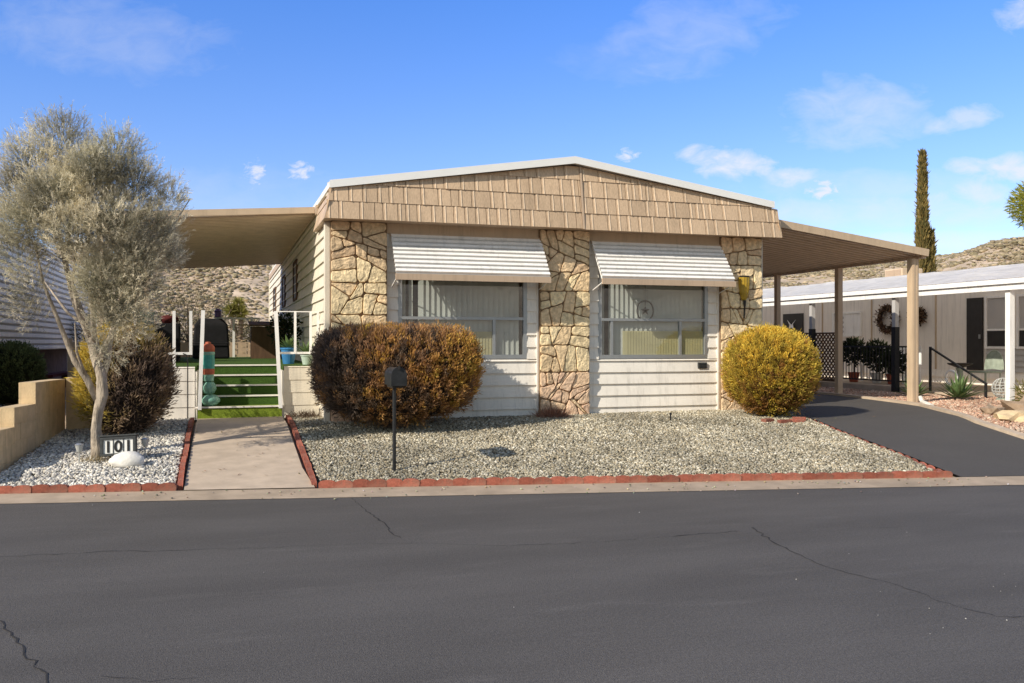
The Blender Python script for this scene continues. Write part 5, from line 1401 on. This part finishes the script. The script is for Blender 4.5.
n2 = N.new('ShaderNodeTexNoise'); n2.inputs['Scale'].default_value = 9.0; n2.inputs['Detail'].default_value = 8; n2.inputs['Roughness'].default_value = .62; n2.inputs['Distortion'].default_value = .6
L.new(mp.outputs[0], n2.inputs['Vector'])
for (x, y, rx, ry, amp, tilt) in [(860,114,92,44,.30,-.05),(838,106,46,24,.20,0),(968,118,58,16,.38,-.25),(732,164,60,20,.70,.12),(790,176,36,14,.5,0),(825,189,24,13,.75,-.2),(712,158,30,11,.5,0),(968,166,30,12,.55,0),(1010,170,46,20,.6,-.1),(985,196,70,22,.45,0),
                                 (255,172,14,17,.55,.5),(300,171,16,11,.6,0),(628,155,13,9,.6,0),(690,32,120,50,.16,-.3),(100,35,150,50,.14,.1),(900,212,230,20,.30,0),(960,240,150,12,.32,0),(1015,15,36,24,.4,-.5),(640,60,90,30,.08,0),(880,185,160,20,.20,0),(200,200,200,40,.10,0)]:
    cx, cy = (x-512)/900, (343-y)/900
    a = math_n('SUBTRACT', U, cx); b = math_n('SUBTRACT', V_, cy)
    ct, s_ = math.cos(tilt), math.sin(tilt)
    ax = math_n('ADD', math_n('MULTIPLY', a, ct*900/rx), math_n('MULTIPLY', b, -s_*900/rx))
    ay = math_n('ADD', math_n('MULTIPLY', a, s_*900/ry), math_n('MULTIPLY', b, ct*900/ry))
    d2 = math_n('ADD', math_n('MULTIPLY', ax, ax), math_n('MULTIPLY', ay, ay))
    # noise eats into the edge
    d2 = math_n('ADD', d2, math_n('MULTIPLY', math_n('SUBTRACT', (n1 if rx > 28 else n2).outputs['Fac'], .42), (2.2 if rx > 75 else 3.4) if rx > 28 else 4.5))
    m_ = math_n('MULTIPLY', math_n('SUBTRACT', 1.0, d2, True), min(.85, amp*1.3))
    total = m_ if total is None else math_n('MAXIMUM', total, m_)
total = math_n('MULTIPLY', total, front)
hs = N.new('ShaderNodeMix'); hs.data_type = 'RGBA'; hs.blend_type = 'MULTIPLY'; hs.inputs[0].default_value = 1; 
el_f = N.new('ShaderNodeMapRange'); el_f.inputs[1].default_value = .10; el_f.inputs[2].default_value = .36; L.new(dz, el_f.inputs[0])
tf = N.new('ShaderNodeMix'); tf.data_type = 'RGBA'; tf.inputs[6].default_value = (.98, 1.0, 1.22, 1); tf.inputs[7].default_value = (.60, .98, 1.62, 1); L.new(el_f.outputs[0], tf.inputs[0])
bk = N.new('ShaderNodeMapRange'); bk.inputs[1].default_value = .20; bk.inputs[2].default_value = -.25; L.new(df, bk.inputs[0])
tb = N.new('ShaderNodeMix'); tb.data_type = 'RGBA'; tb.inputs[7].default_value = (1.30, 1.12, .88, 1); L.new(bk.outputs[0], tb.inputs[0]); L.new(tf.outputs[2], tb.inputs[6]); L.new(tb.outputs[2], hs.inputs[7])  # sky behind the camera warmed and brightened as added fill
L.new(sky.outputs[0], hs.inputs[6])
mxc = N.new('ShaderNodeMix'); mxc.data_type = 'RGBA'; mxc.inputs[7].default_value = (5.9, 5.95, 6.25, 1)
L.new(total, mxc.inputs[0]); L.new(hs.outputs[2], mxc.inputs[6]); L.new(mxc.outputs[2], bg.inputs[0])

cam = bpy.data.cameras.new('camera'); co = bpy.data.objects.new('camera', cam); COL.objects.link(co)
co.location = (-1.475, -13.60, 1.6); co.rotation_euler = (PI/2, 0, -YAW)
cam.sensor_width = 36; cam.lens = 900/1024*36; cam.shift_y = 1.5/1024; cam.clip_end = 3000; cam.clip_start = .1
sc.camera = co
sc.view_settings.view_transform = 'Standard'; sc.view_settings.look = 'None'; sc.view_settings.exposure = 0
sc.cycles.max_bounces = 8; sc.cycles.transparent_max_bounces = 12
